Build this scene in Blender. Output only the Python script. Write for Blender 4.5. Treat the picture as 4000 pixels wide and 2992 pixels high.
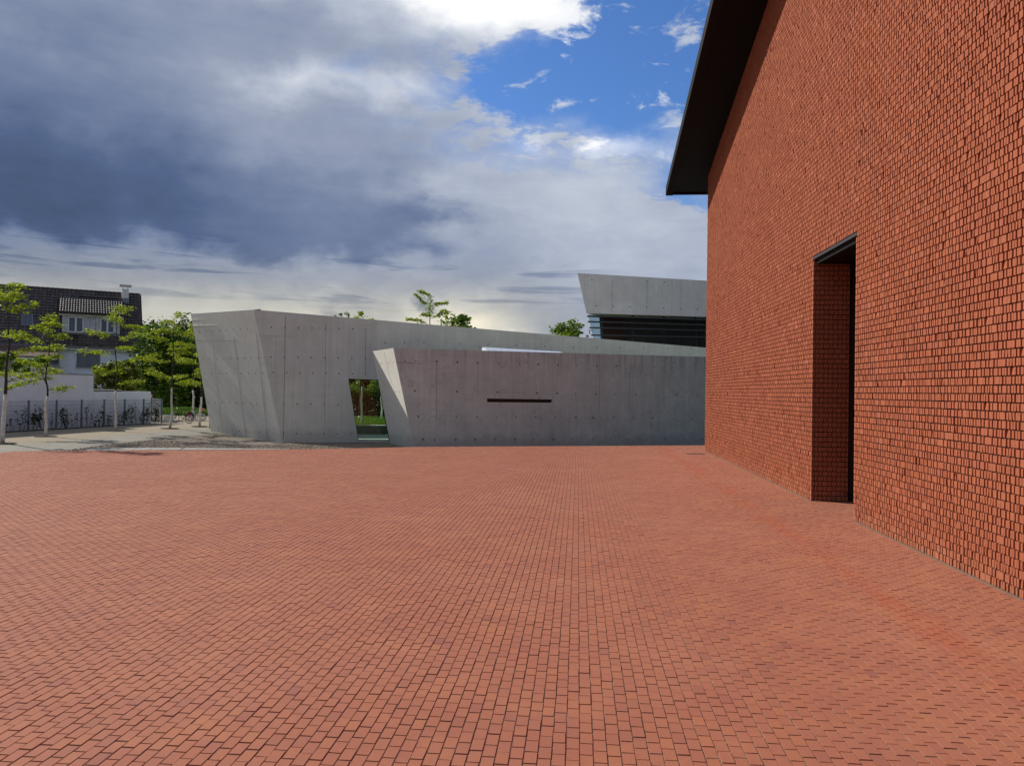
import bpy, bmesh, math, random
import numpy as np
from mathutils import Vector, Matrix

for o in list(bpy.data.objects):
    bpy.data.objects.remove(o, do_unlink=True)
S = bpy.context.scene
COL = S.collection
random.seed(7)
RNG = np.random.default_rng(7)

# ------------------------------------------------------------------ camera
FPX, EYE, VP, HSL = 2990.0, 1.75, (2257.0, 1530.0), 0.0148     # photo pixels (4000 x 2992)
def _c(x, y):
    return Vector(((x - 2000) / FPX, -(y - 1496) / FPX, 1.0))
_Y = _c(*VP).normalized()
_Z = _c(VP[0] + 500, VP[1] + 500 * HSL).cross(_Y).normalized()
if _Z.y < 0:
    _Z = -_Z
_X = -(_Y.cross(_Z)).normalized()
ROT = Matrix((_X, _Y, _Z))                  # world = ROT @ (right, up, forward)
cam = bpy.data.cameras.new('camera')
camo = bpy.data.objects.new('camera', cam)
COL.objects.link(camo)
S.camera = camo
cam.sensor_fit = 'HORIZONTAL'
cam.sensor_width = 36
cam.lens = 36 * FPX / 4000
cam.clip_end = 3000
cam.clip_start = 0.05
_r, _u, _f = ROT @ Vector((1, 0, 0)), ROT @ Vector((0, 1, 0)), ROT @ Vector((0, 0, 1))
camo.matrix_world = Matrix(((_r.x, _u.x, -_f.x, 0), (_r.y, _u.y, -_f.y, 0), (_r.z, _u.z, -_f.z, EYE), (0, 0, 0, 1)))
CAM = Vector((0, 0, EYE))

def ray(x, y):
    return ROT @ _c(x, y)
def G(x, y, z=0.0):                         # photo pixel -> point on the level z
    r = ray(x, y)
    return CAM + r * ((z - EYE) / r.z)
def PY(x, y, Y):                            # photo pixel -> point at depth Y
    r = ray(x, y)
    return CAM + r * (Y / r.y)
def RP(x, y, p, n):                         # photo pixel -> point on a plane
    r = ray(x, y)
    return CAM + r * ((Vector(p) - CAM).dot(n) / r.dot(n))
def proj_np(P):
    R = np.array(ROT)
    v = (P - np.array([0, 0, EYE])) @ R
    zz = np.where(np.abs(v[:, 2]) < 1e-6, 1e-6, v[:, 2])
    return 2000 + FPX * v[:, 0] / zz, 1496 - FPX * v[:, 1] / zz, v[:, 2]

# ------------------------------------------------------------------ sun, sky, exposure
SUN = Vector((-1.0, 0.43, 0.8)).normalized()
sun = bpy.data.lights.new('sun', 'SUN')
suno = bpy.data.objects.new('sun', sun)
COL.objects.link(suno)
sun.energy = 5.0
sun.angle = math.radians(0.53)
sun.color = (1.0, 0.93, 0.82)
suno.rotation_euler = (-SUN).to_track_quat('-Z', 'Y').to_euler()
suno.location = (-20, 10, 30)
S.view_settings.view_transform = 'Standard'
S.view_settings.look = 'None'
S.view_settings.exposure = 0.0
S.view_settings.gamma = 1.0
S.view_settings.use_curve_mapping = False
S.render.engine = 'CYCLES'
S.cycles.max_bounces = 6
S.cycles.diffuse_bounces = 3
S.cycles.glossy_bounces = 2
S.cycles.transmission_bounces = 3
S.cycles.transparent_max_bounces = 6
S.cycles.use_adaptive_sampling = True

W = bpy.data.worlds.new('World')
S.world = W
W.use_nodes = True
WN, WL = W.node_tree.nodes, W.node_tree.links
WN.clear()
class NB:
    """tiny node-expression helper"""
    def __init__(s, tree):
        s.n, s.l = tree.nodes, tree.links
    def put(s, sock, v):
        if hasattr(v, 'is_linked') or hasattr(v, 'links'):
            s.l.new(v, sock)
        else:
            sock.default_value = v
    def m(s, op, a, b=None, c=None, clamp=False):
        n = s.n.new('ShaderNodeMath'); n.operation = op; n.use_clamp = clamp
        s.put(n.inputs[0], a)
        if b is not None: s.put(n.inputs[1], b)
        if c is not None: s.put(n.inputs[2], c)
        return n.outputs[0]
    def vm(s, op, a, b=None):
        n = s.n.new('ShaderNodeVectorMath'); n.operation = op
        s.put(n.inputs[0], a)
        if b is not None: s.put(n.inputs[1], b)
        return n.outputs[0]
    def comb(s, x, y, z):
        n = s.n.new('ShaderNodeCombineXYZ')
        s.put(n.inputs[0], x); s.put(n.inputs[1], y); s.put(n.inputs[2], z)
        return n.outputs[0]
    def sep(s, v):
        n = s.n.new('ShaderNodeSeparateXYZ'); s.put(n.inputs[0], v)
        return n.outputs
    def noise(s, v, scale, detail=4, rough=.55, dist=0.0, col=False):
        n = s.n.new('ShaderNodeTexNoise')
        if v is not None: s.put(n.inputs['Vector'], v)
        n.inputs['Scale'].default_value = scale
        n.inputs['Detail'].default_value = detail
        n.inputs['Roughness'].default_value = rough
        n.inputs['Distortion'].default_value = dist
        return n.outputs['Color' if col else 'Fac']
    def ss(s, v, a, b, c=0.0, d=1.0):
        n = s.n.new('ShaderNodeMapRange'); n.interpolation_type = 'SMOOTHSTEP'
        s.put(n.inputs[0], v)
        for i, q in enumerate((a, b, c, d)): n.inputs[i + 1].default_value = q
        return n.outputs[0]
    def lin(s, v, a, b, c=0.0, d=1.0):
        n = s.n.new('ShaderNodeMapRange')
        s.put(n.inputs[0], v)
        for i, q in enumerate((a, b, c, d)): n.inputs[i + 1].default_value = q
        return n.outputs[0]
    def ramp(s, v, stops):
        n = s.n.new('ShaderNodeValToRGB'); s.put(n.inputs[0], v)
        e = n.color_ramp.elements
        while len(e) < len(stops): e.new(0.5)
        for q, (p, c) in zip(e, stops):
            q.position = p; q.color = (*c, 1)
        return n.outputs[0]
    def mix(s, f, a, b, mode='MIX'):
        n = s.n.new('ShaderNodeMix'); n.data_type = 'RGBA'; n.blend_type = mode
        s.put(n.inputs[0], f)
        for i, q in ((6, a), (7, b)):
            if isinstance(q, tuple) and len(q) == 3: q = (*q, 1)
            s.put(n.inputs[i], q)
        return n.outputs[2]

def build_sky():
    b = NB(W.node_tree)
    tc = WN.new('ShaderNodeTexCoord')
    d = b.vm('NORMALIZE', tc.outputs['Generated'])
    sky = WN.new('ShaderNodeTexSky')
    sky.sky_type = 'NISHITA'
    sky.sun_disc = False
    sky.sun_elevation = math.asin(SUN.z)
    sky.sun_rotation = math.atan2(SUN.x, SUN.y)
    sky.air_density = 1.1
    sky.dust_density = 0.6
    sky.ozone_density = 2.2
    x, y, z = b.sep(d)
    az = b.m('MULTIPLY', b.m('ARCTAN2', x, y), 57.2958)
    el = b.m('MULTIPLY', b.m('ARCSINE', z), 57.2958)
    flat = b.vm('MULTIPLY', d, (1.0, 1.0, 1.8))
    big = b.noise(flat, 2.3, 3, .5)
    mid = b.noise(flat, 6.5, 4, .56, 0.25)
    fine = b.noise(flat, 21.0, 4, .62, 0.4)
    streak = b.noise(b.vm('MULTIPLY', d, (2.2, 2.2, 26.0)), 2.6, 4, .58, 0.35)
    wisp = b.noise(b.vm('MULTIPLY', d, (5.0, 5.0, 12.0)), 2.4, 5, .66, 0.35)
    # ragged edges: shift the angles by noise
    n1 = b.sep(b.noise(d, 5.0, 3, .5, 0.0, True))
    n2 = b.sep(b.noise(flat, 12.0, 4, .6, 0.0, True))
    azd = b.m('ADD', az, b.m('ADD', b.lin(n1[0], 0, 1, -12, 12), b.lin(n2[0], 0, 1, -5.0, 5.0)))
    eld = b.m('ADD', el, b.m('ADD', b.lin(n1[1], 0, 1, -3.2, 3.2), b.lin(n2[1], 0, 1, -1.8, 1.8)))
    def blob(a0, e0, sa, se, amp, A=azd, E=eld):
        u = b.m('DIVIDE', b.m('SUBTRACT', A, a0), sa)
        v = b.m('DIVIDE', b.m('SUBTRACT', E, e0), se)
        q = b.m('ADD', b.m('MULTIPLY', u, u), b.m('MULTIPLY', v, v))
        return b.m('MULTIPLY', b.m('EXPONENT', b.m('MULTIPLY', q, -1.0)), amp)
    def add(*t):
        r = t[0]
        for q in t[1:]: r = b.m('ADD', r, q)
        return r
    def mul(*t):
        r = t[0]
        for q in t[1:]: r = b.m('MULTIPLY', r, q)
        return r
    # the storm bank: a flat, sharp base with a soft top
    bank = mul(b.ss(eld, 9.2, 10.6), b.ss(eld, 19.5, 11.0), b.ss(azd, -7.0, -15.0), -0.215)
    low_streaks = mul(b.ss(streak, .50, .66), b.ss(el, 5.2, 7.0), b.ss(el, 11.0, 8.5), b.ss(az, 6, -4), -0.16)
    low_light = mul(b.ss(eld, 9.0, 5.0), b.ss(azd, 6, -9), 0.155)
    # lightness of the cloud sheet, 0 dark storm .. 1 white
    L = add(0.50,
            b.lin(big, 0.3, 0.7, -0.035, 0.035), b.lin(mid, 0.3, 0.7, -0.030, 0.030), b.lin(fine, 0.3, 0.7, -0.016, 0.016),
            b.lin(streak, 0.3, 0.7, -0.012, 0.012),
            bank, low_streaks, low_light,
            blob(-42, 13.0, 12, 5.0, -0.15), blob(-10.5, 12.4, 2.6, 1.0, -0.14), blob(-38, 20.0, 9, 8, -0.11),
            blob(-8, 27.6, 9, 3.0, 0.50), blob(-20, 20.6, 6.5, 1.2, 0.20), blob(-24, 24, 8, 3, -0.03),
            blob(2.5, 17.2, 5, 1.0, 0.28), blob(-1, 13.5, 12, 3.0, 0.10), blob(5, 9.5, 7, 2.4, 0.12),
            blob(-13, 4.2, 8, 1.6, 0.14), blob(5, 23, 11, 5.5, 0.27),
            blob(-3.0, 2.9, 2.0, 0.9, 0.22), blob(-15.0, 6.4, 1.5, .40, -0.24), blob(-13.2, 5.0, 1.0, .26, -0.15))
    cloud = b.ramp(L, [(0.0, (.045, .068, .125)), (0.2, (.090, .135, .255)), (0.36, (.180, .232, .365)), (0.5, (.315, .365, .485)),
                       (0.66, (.540, .590, .690)), (0.82, (.92, .94, .97)), (1.0, (1.25, 1.25, 1.22))])
    warm = b.m('MULTIPLY', b.ss(el, 10.5, 5.0), b.ss(az, 6, -8))
    cloud = b.mix(warm, cloud, b.mix(1.0, cloud, (1.12, 1.00, .76), 'MULTIPLY'))
    # openings where blue shows
    hole = add(blob(4.0, 21.8, 11, 4.4, 0.95), blob(12, 29, 12, 9, 0.9), blob(-8, 21.6, 8, 3.4, 0.62), blob(8.0, 14.2, 3.5, 2.0, 0.42), blob(-1.0, 15.5, 9, 2.2, 0.18),
               blob(-10, 28.3, 8, 3.6, -0.8),
               b.lin(mid, 0.3, 0.7, 0.10, -0.10), mul(b.ss(wisp, .46, .70), -0.85), b.lin(fine, 0.32, 0.68, 0.05, -0.05),
               blob(0.5, 25.4, 3.4, .9, -0.38), blob(3.0, 21.6, 2.6, .7, -0.40), blob(-2.4, 24.7, 2.6, .7, -0.35), blob(4.0, 28.2, 3.0, .9, -0.30))
    # the same kind of openings go on over the rest of the sky
    elsewhere = b.m('MAXIMUM', b.ss(az, 30, 60), b.ss(el, 34, 55))
    hole = b.m('ADD', hole, b.m('MULTIPLY', elsewhere, b.lin(big, 0.42, 0.62, 0.6, -0.2)))
    H = b.ss(hole, 0.05, 0.85)
    blue = b.mix(1.0, sky.outputs[0], (0.55, 0.84, 1.30), 'MULTIPLY')
    bg = WN.new('ShaderNodeBackground')
    bg.inputs['Strength'].default_value = 0.10
    cloud10 = b.mix(1.0, cloud, (10.0, 10.0, 10.0), 'MULTIPLY')
    col = b.mix(H, cloud10, blue)
    WL.new(col, bg.inputs['Color'])
    out = WN.new('ShaderNodeOutputWorld')
    WL.new(bg.outputs[0], out.inputs[0])
    W.cycles.sampling_method = 'MANUAL'
    W.cycles.sample_map_resolution = 512
build_sky()

# ------------------------------------------------------------------ materials
MATS = {}
def material(name):
    m = bpy.data.materials.new(name)
    m.use_nodes = True
    t = m.node_tree
    p = t.nodes['Principled BSDF']
    MATS[name] = m
    return m, NB(t), p
def attr(b, name):
    n = b.n.new('ShaderNodeAttribute'); n.attribute_name = name
    return n.outputs['Fac']
def objco(b):
    return b.n.new('ShaderNodeTexCoord').outputs['Object']
def worldco(b):
    return b.n.new('ShaderNodeNewGeometry').outputs['Position']
def bump(b, p, h, strength=.3, dist=.01):
    n = b.n.new('ShaderNodeBump')
    n.inputs['Strength'].default_value = strength
    n.inputs['Distance'].default_value = dist
    b.put(n.inputs['Height'], h)
    b.l.new(n.outputs[0], p.inputs['Normal'])
def plain(name, col, rough=.7, var=.12, scale=9.0, metal=0.0, bmp=0.0, spec=.4):
    m, b, p = material(name)
    c = worldco(b)
    n = b.noise(c, scale, 5)
    dk = tuple(q * (1 - var * 1.6) for q in col)
    lt = tuple(min(1, q * (1 + var)) for q in col)
    b.l.new(b.ramp(n, [(.28, dk), (.72, lt)]), p.inputs['Base Color'])
    p.inputs['Roughness'].default_value = rough
    p.inputs['Metallic'].default_value = metal
    p.inputs['Specular IOR Level'].default_value = spec
    if bmp: bump(b, p, b.noise(c, scale * 4, 4), bmp, .01)
    return m

def make_materials():
    # red clay pavers
    m, b, p = material('clay_paver')
    c = worldco(b)
    t = attr(b, 'tint')
    col = b.ramp(t, [(0.0, (.268, .094, .068)), (.12, (.292, .103, .068)), (.35, (.322, .114, .069)), (.62, (.338, .120, .070)), (.88, (.358, .130, .068)), (1.0, (.315, .116, .074))])
    sp = b.noise(c, 420, 3, .6)
    col = b.mix(b.ss(sp, .54, .74), col, (.20, .062, .046))
    sp3 = b.noise(c, 75, 4, .65)
    col = b.mix(b.ss(sp3, .46, .74, 0, .28), col, (.235, .085, .062))
    sp2 = b.noise(c, 300, 2, .5)
    col = b.mix(b.m('MULTIPLY', b.ss(sp2, .66, .74), .55), col, (.58, .40, .27))
    blot = b.noise(c, 2.2, 5, .6)
    col = b.mix(b.ss(blot, .45, .75, 0, .45), col, (.43, .165, .075))
    blot2 = b.noise(c, .55, 5, .55)
    col = b.mix(b.ss(blot2, .38, .72, 0.0, .34), col, (.39, .170, .105))
    # rusty drip line below the roof edge
    x, y, z = b.sep(c)
    wob = b.m('ADD', x, b.lin(b.noise(c, .9, 4), 0, 1, -.22, .22))
    band = b.m('SUBTRACT', 1.0, b.ss(b.m('ABSOLUTE', b.m('SUBTRACT', wob, 2.70)), .03, .26))
    band = b.m('MULTIPLY', band, b.ss(b.noise(c, .8, 5), .36, .68, .05, .46))
    col = b.mix(band, col, (.36, .075, .030))
    b.l.new(col, p.inputs['Base Color'])
    p.inputs['Roughness'].default_value = .82
    p.inputs['Specular IOR Level'].default_value = .3
    bump(b, p, b.noise(c, 260, 4, .65), .35, .003)
    # joint sand between the pavers
    m, b, p = material('joint_sand')
    c = worldco(b)
    x, y, z = b.sep(c)
    n = b.noise(c, 3.0, 5)
    sandy = b.m('ADD', b.lin(n, .3, .7, 0, .55), b.ss(x, -2.5, 2.6, -.25, .55))
    g = b.noise(c, 160, 3, .6)
    sandy = b.m('MULTIPLY', b.ss(sandy, .25, .8), b.ss(g, .38, .6))
    b.l.new(b.mix(sandy, (.120, .044, .028), (.34, .24, .16)), p.inputs['Base Color'])
    p.inputs['Roughness'].default_value = .95
    # split wall brick
    m, b, p = material('split_brick')
    c = worldco(b)
    t = attr(b, 'tint')
    col = b.ramp(t, [(0.0, (.272, .078, .040)), (.3, (.328, .099, .050)), (.65, (.356, .112, .056)), (1.0, (.392, .130, .065))])
    n = b.noise(c, 60, 5, .65)
    col = b.mix(b.ss(n, .5, .72, 0, .55), col, (.25, .058, .034))
    n2 = b.noise(c, 1.1, 4, .6)
    col = b.mix(b.ss(n2, .45, .7, 0, .35), col, (.40, .125, .068))
    # dust and old mortar at the foot of the wall
    x, y, z = b.sep(c)
    foot = b.m('MULTIPLY', b.ss(z, .30, .02), b.ss(b.noise(c, 30, 4), .4, .62))
    col = b.mix(b.m('MULTIPLY', foot, .2), col, (.36, .25, .17))
    b.l.new(col, p.inputs['Base Color'])
    p.inputs['Roughness'].default_value = .88
    p.inputs['Specular IOR Level'].default_value = .25
    bump(b, p, b.noise(c, 130, 5, .7), .6, .006)
    plain('dark_mortar', (.028, .012, .010), .95, .3, 30)
    plain('foot_mortar', (.17, .115, .08), .95, .3, 40, bmp=.5)
    # fair-faced concrete
    def concrete(name, base, dark, topz=None):
        m, b, p = material(name)
        c = worldco(b)
        st = b.vm('MULTIPLY', c, (5.0, 5.0, .22))
        streak = b.noise(st, 1.6, 6, .62)
        blot = b.noise(c, .7, 6, .6, .4)
        cloudy = b.noise(c, 2.6, 6, .62)
        fine = b.noise(c, 55, 4, .6)
        hz = b.noise(b.vm('MULTIPLY', c, (.5, .5, 9.0)), 1.5, 4, .5)
        f = b.m('ADD', b.m('ADD', b.lin(streak, .25, .75, -.26, .26), b.lin(blot, .25, .75, -.36, .36)),
                b.m('ADD', b.lin(fine, .25, .75, -.10, .10), b.m('ADD', b.lin(cloudy, .25, .75, -.26, .26), b.lin(hz, .3, .7, -.07, .07))))
        f = b.m('ADD', f, .5, None, True)
        col = b.mix(f, dark, base)
        # narrow rain runs
        st2 = b.vm('MULTIPLY', c, (11.0, 11.0, .16))
        runs = b.ss(b.noise(st2, 1.3, 4, .6), .60, .74)
        col = b.mix(b.m('MULTIPLY', runs, .34), col, tuple(q * .42 for q in dark))
        x, y, z = b.sep(c)
        if topz:                                # rain marks hanging from the parapet
            st3 = b.vm('MULTIPLY', c, (7.0, 7.0, .10))
            hang = b.m('MULTIPLY', b.ss(b.noise(st3, 1.7, 4, .65), .50, .66), b.ss(b.m('ADD', z, b.lin(b.noise(st3, 3.0, 3), 0, 1, -.5, .5)), topz - 1.0, topz - .1))
            col = b.mix(b.m('MULTIPLY', hang, .5), col, tuple(q * .45 for q in dark))
            ring = b.ss(b.m('ABSOLUTE', b.m('SUBTRACT', b.noise(c, 1.1, 3, .5), .5)), .012, .0)
            col = b.mix(b.m('MULTIPLY', ring, .28), col, tuple(q * .5 for q in dark))
        # darker towards the ground, with a wavering upper edge
        foot_tone = b.m('MULTIPLY', b.ss(b.m('ADD', z, b.lin(b.noise(c, 2.5, 4), 0, 1, -.35, .35)), .30, -.15), .35)
        col = b.mix(foot_tone, col, tuple(q * .5 for q in dark))
        # air bubbles and pits
        vor = b.n.new('ShaderNodeTexVoronoi'); vor.inputs['Scale'].default_value = 17
        b.l.new(c, vor.inputs['Vector'])
        pit = b.m('MULTIPLY', b.m('SUBTRACT', 1.0, b.ss(vor.outputs['Distance'], .03, .12)), b.ss(cloudy, .48, .6))
        col = b.mix(b.m('MULTIPLY', pit, .6), col, tuple(q * .35 for q in dark))
        b.l.new(col, p.inputs['Base Color'])
        p.inputs['Roughness'].default_value = .78
        p.inputs['Specular IOR Level'].default_value = .3
        bump(b, p, b.noise(c, 30, 5, .6), .18, .008)
    concrete('concrete', (.63, .66, .595), (.475, .498, .445))
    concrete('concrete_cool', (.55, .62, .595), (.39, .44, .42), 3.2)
    concrete('concrete_upper', (.58, .58, .55), (.44, .44, .415))
    concrete('concrete_lit', (.72, .72, .66), (.59, .59, .54))  # same concrete, lighter: grazing light on the side face put into the colour
    plain('tie_hole', (.15, .145, .135), .9, .3, 40)
    plain('form_joint', (.24, .23, .21), .9, .35, 12)
    plain('black_metal', (.006, .006, .008), .8, .2, 5, spec=.2)
    plain('dark_steel', (.032, .036, .045), .6, .2, 20)
    plain('soffit', (.0025, .0025, .003), .7, .2, 5, spec=.2)
    m, b, p = material('gravel')
    c = worldco(b); t = attr(b, 'tint')
    col = b.ramp(t, [(0, (.15, .122, .088)), (.4, (.27, .228, .165)), (.75, (.35, .30, .225)), (1, (.44, .39, .31))])
    col = b.mix(b.ss(b.noise(c, 90, 4), .5, .7, 0, .4), col, (.16, .13, .10))
    b.l.new(col, p.inputs['Base Color']); p.inputs['Roughness'].default_value = .9
    m, b, p = material('gravel_bed')
    c = worldco(b)
    vor = b.n.new('ShaderNodeTexVoronoi'); vor.inputs['Scale'].default_value = 22
    b.l.new(c, vor.inputs['Vector'])
    col = b.ramp(b.sep(vor.outputs['Color'])[0], [(0, (.13, .105, .08)), (.5, (.25, .21, .16)), (1, (.37, .33, .27))])
    col = b.mix(b.ss(vor.outputs['Distance'], .25, .6, 0, .6), col, (.09, .07, .055))
    b.l.new(col, p.inputs['Base Color']); p.inputs['Roughness'].default_value = .95
    bump(b, p, vor.outputs['Distance'], .8, -.03)
    m, b, p = material('fine_gravel')
    c = worldco(b)
    n = b.noise(c, 22, 6, .75); n2 = b.noise(c, 1.4, 5, .6)
    col = b.ramp(n, [(.3, (.13, .10, .07)), (.5, (.27, .22, .155)), (.72, (.42, .36, .27))])
    col = b.mix(b.ss(n2, .4, .7, 0, .4), col, (.24, .205, .15))
    b.l.new(col, p.inputs['Base Color']); p.inputs['Roughness'].default_value = .95
    bump(b, p, n, .6, .02)
    m, b, p = material('asphalt')
    c = worldco(b)
    n = b.noise(c, 70, 5, .7); n2 = b.noise(c, 1.0, 5, .6)
    col = b.ramp(n, [(.3, (.15, .14, .115)), (.7, (.27, .255, .21))])
    col = b.mix(b.ss(n2, .4, .7, 0, .5), col, (.29, .272, .225))
    b.l.new(col, p.inputs['Base Color']); p.inputs['Roughness'].default_value = .9
    plain('kerb_concrete', (.30, .29, .26), .85, .2, 14, bmp=.3)
    plain('soil', (.022, .015, .011), .95, .35, 20, bmp=.6)
    m, b, p = material('ground')
    c = worldco(b)
    n = b.noise(c, .25, 5, .6); n2 = b.noise(c, 6, 5, .7)
    col = b.mix(b.ss(n, .4, .6), (.26, .22, .16), (.07, .13, .025))
    col = b.mix(b.ss(n2, .35, .65, 0, .5), col, (.16, .15, .09))
    b.l.new(col, p.inputs['Base Color']); p.inputs['Roughness'].default_value = .95
    m, b, p = material('grass')
    c = worldco(b); t = attr(b, 'tint')
    col = b.ramp(t, [(0, (.10, .18, .012)), (.5, (.17, .30, .02)), (1, (.26, .40, .035))])
    b.l.new(col, p.inputs['Base Color']); p.inputs['Roughness'].default_value = .7
    plain('lawn_soil', (.14, .26, .02), .9, .35, 3)
    def leaf(name, stops, trans=.35):
        m, b, p = material(name)
        t = attr(b, 'tint')
        col = b.ramp(t, stops)
        b.l.new(col, p.inputs['Base Color'])
        p.inputs['Roughness'].default_value = .55
        p.inputs['Specular IOR Level'].default_value = .25
        tr = b.n.new('ShaderNodeBsdfTranslucent')
        b.l.new(b.mix(1.0, col, (1.3, 1.35, .6), 'MULTIPLY'), tr.inputs['Color'])
        mx = b.n.new('ShaderNodeMixShader'); mx.inputs[0].default_value = trans
        b.l.new(p.outputs[0], mx.inputs[1]); b.l.new(tr.outputs[0], mx.inputs[2])
        b.l.new(mx.outputs[0], b.n['Material Output'].inputs[0])
    leaf('leaf_locust', [(0, (.11, .165, .012)), (.5, (.23, .30, .020)), (1, (.40, .43, .035))], .5)
    leaf('leaf_dark', [(0, (.014, .030, .008)), (.6, (.032, .066, .012)), (1, (.075, .125, .02))], .22)
    leaf('leaf_wood', [(0, (.025, .05, .009)), (.6, (.065, .12, .014)), (1, (.16, .23, .025))], .35)
    leaf('leaf_mid', [(0, (.07, .12, .018)), (.6, (.14, .22, .03)), (1, (.24, .31, .05))], .4)
    leaf('leaf_bamboo', [(0, (.06, .085, .012)), (.6, (.12, .15, .018)), (1, (.21, .22, .03))], .3)
    leaf('leaf_hedge', [(0, (.035, .035, .014)), (.6, (.060, .075, .020)), (1, (.10, .15, .03))], .25)
    leaf('leaf_vine', [(0, (.010, .020, .008)), (.6, (.022, .042, .012)), (1, (.06, .085, .02))], .2)
    plain('bark', (.060, .048, .036), .95, .35, 24, bmp=.6)
    plain('white_bark', (.62, .60, .53), .85, .18, 14, bmp=.4)
    plain('white_render', (.80, .83, .90), .9, .06, 2, bmp=.1)
    plain('house_render', (.82, .86, .93), .9, .06, 2)
    plain('white_paint', (.66, .66, .62), .6, .06, 8)
    plain('panel_cladding', (.48, .49, .50), .7, .16, 5)
    m, b, p = material('roof_tile')
    c = worldco(b)
    t = attr(b, 'tint')
    col = b.ramp(t, [(0, (.030, .023, .019)), (.5, (.052, .040, .032)), (1, (.085, .066, .052))])
    b.l.new(b.mix(b.ss(b.noise(c, 5, 4), .4, .7, 0, .5), col, (.07, .058, .048)), p.inputs['Base Color']); p.inputs['Roughness'].default_value = .45; p.inputs['Specular IOR Level'].default_value = .5
    plain('clay_tile', (.085, .040, .028), .7, .25, 8)
    plain('roof_under', (.018, .014, .012), .9, .2, 8)
    m, b, p = material('window_glass')
    p.inputs['Base Color'].default_value = (.055, .07, .10, 1); p.inputs['Roughness'].default_value = .08
    p.inputs['Specular IOR Level'].default_value = .6
    m, b, p = material('clear_glass')
    gl = b.n.new('ShaderNodeBsdfTransparent'); gl.inputs[0].default_value = (.86, .93, .89, 1)
    gs = b.n.new('ShaderNodeBsdfGlossy'); gs.inputs['Roughness'].default_value = .02
    fr = b.n.new('ShaderNodeFresnel'); fr.inputs[0].default_value = 1.45
    mx = b.n.new('ShaderNodeMixShader')
    b.l.new(b.m('MULTIPLY', fr.outputs[0], .8), mx.inputs[0]); b.l.new(gl.outputs[0], mx.inputs[1]); b.l.new(gs.outputs[0], mx.inputs[2])
    b.l.new(mx.outputs[0], b.n['Material Output'].inputs[0])
    m, b, p = material('sky_glass')
    gl = b.n.new('ShaderNodeBsdfTransparent'); gl.inputs[0].default_value = (.50, .70, .76, 1)
    gs = b.n.new('ShaderNodeBsdfGlossy'); gs.inputs['Roughness'].default_value = .02; gs.inputs[0].default_value = (.8, .9, 1, 1)
    mx = b.n.new('ShaderNodeMixShader'); mx.inputs[0].default_value = .22
    b.l.new(gl.outputs[0], mx.inputs[1]); b.l.new(gs.outputs[0], mx.inputs[2])
    b.l.new(mx.outputs[0], b.n['Material Output'].inputs[0])
    plain('louvre_metal', (.045, .046, .050), .5, .15, 10, metal=.3)
    plain('mullion_grey', (.20, .205, .21), .5, .12, 10, metal=.3)
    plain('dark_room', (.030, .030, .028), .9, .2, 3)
    plain('red_panel', (.028, .006, .005), .7, .2, 3)
    plain('flashing', (.62, .68, .78), .35, .08, 6, metal=.2)
    plain('fence_grey', (.20, .215, .25), .5, .12, 20, metal=.3)
    plain('galvanised', (.50, .52, .54), .4, .12, 20, metal=.5)
    plain('black_paint', (.012, .012, .013), .4, .2, 20)
    plain('rubber', (.016, .016, .016), .85, .2, 20)
    plain('pink_plastic', (.60, .16, .14), .5, .15, 20)
    plain('sign_red', (.50, .05, .05), .5, .1, 20)
    plain('sign_white', (.75, .75, .75), .5, .05, 20)
    plain('car_paint', (.012, .016, .022), .25, .1, 3, spec=.6)
    plain('parasol_cloth', (.02, .095, .12), .85, .2, 8)
    plain('step_green', (.10, .13, .115), .7, .25, 3)
    plain('step_pale', (.42, .50, .46), .5, .10, 4)
    plain('shutter', (.19, .20, .22), .6, .1, 10)
make_materials()
M = MATS

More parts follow.
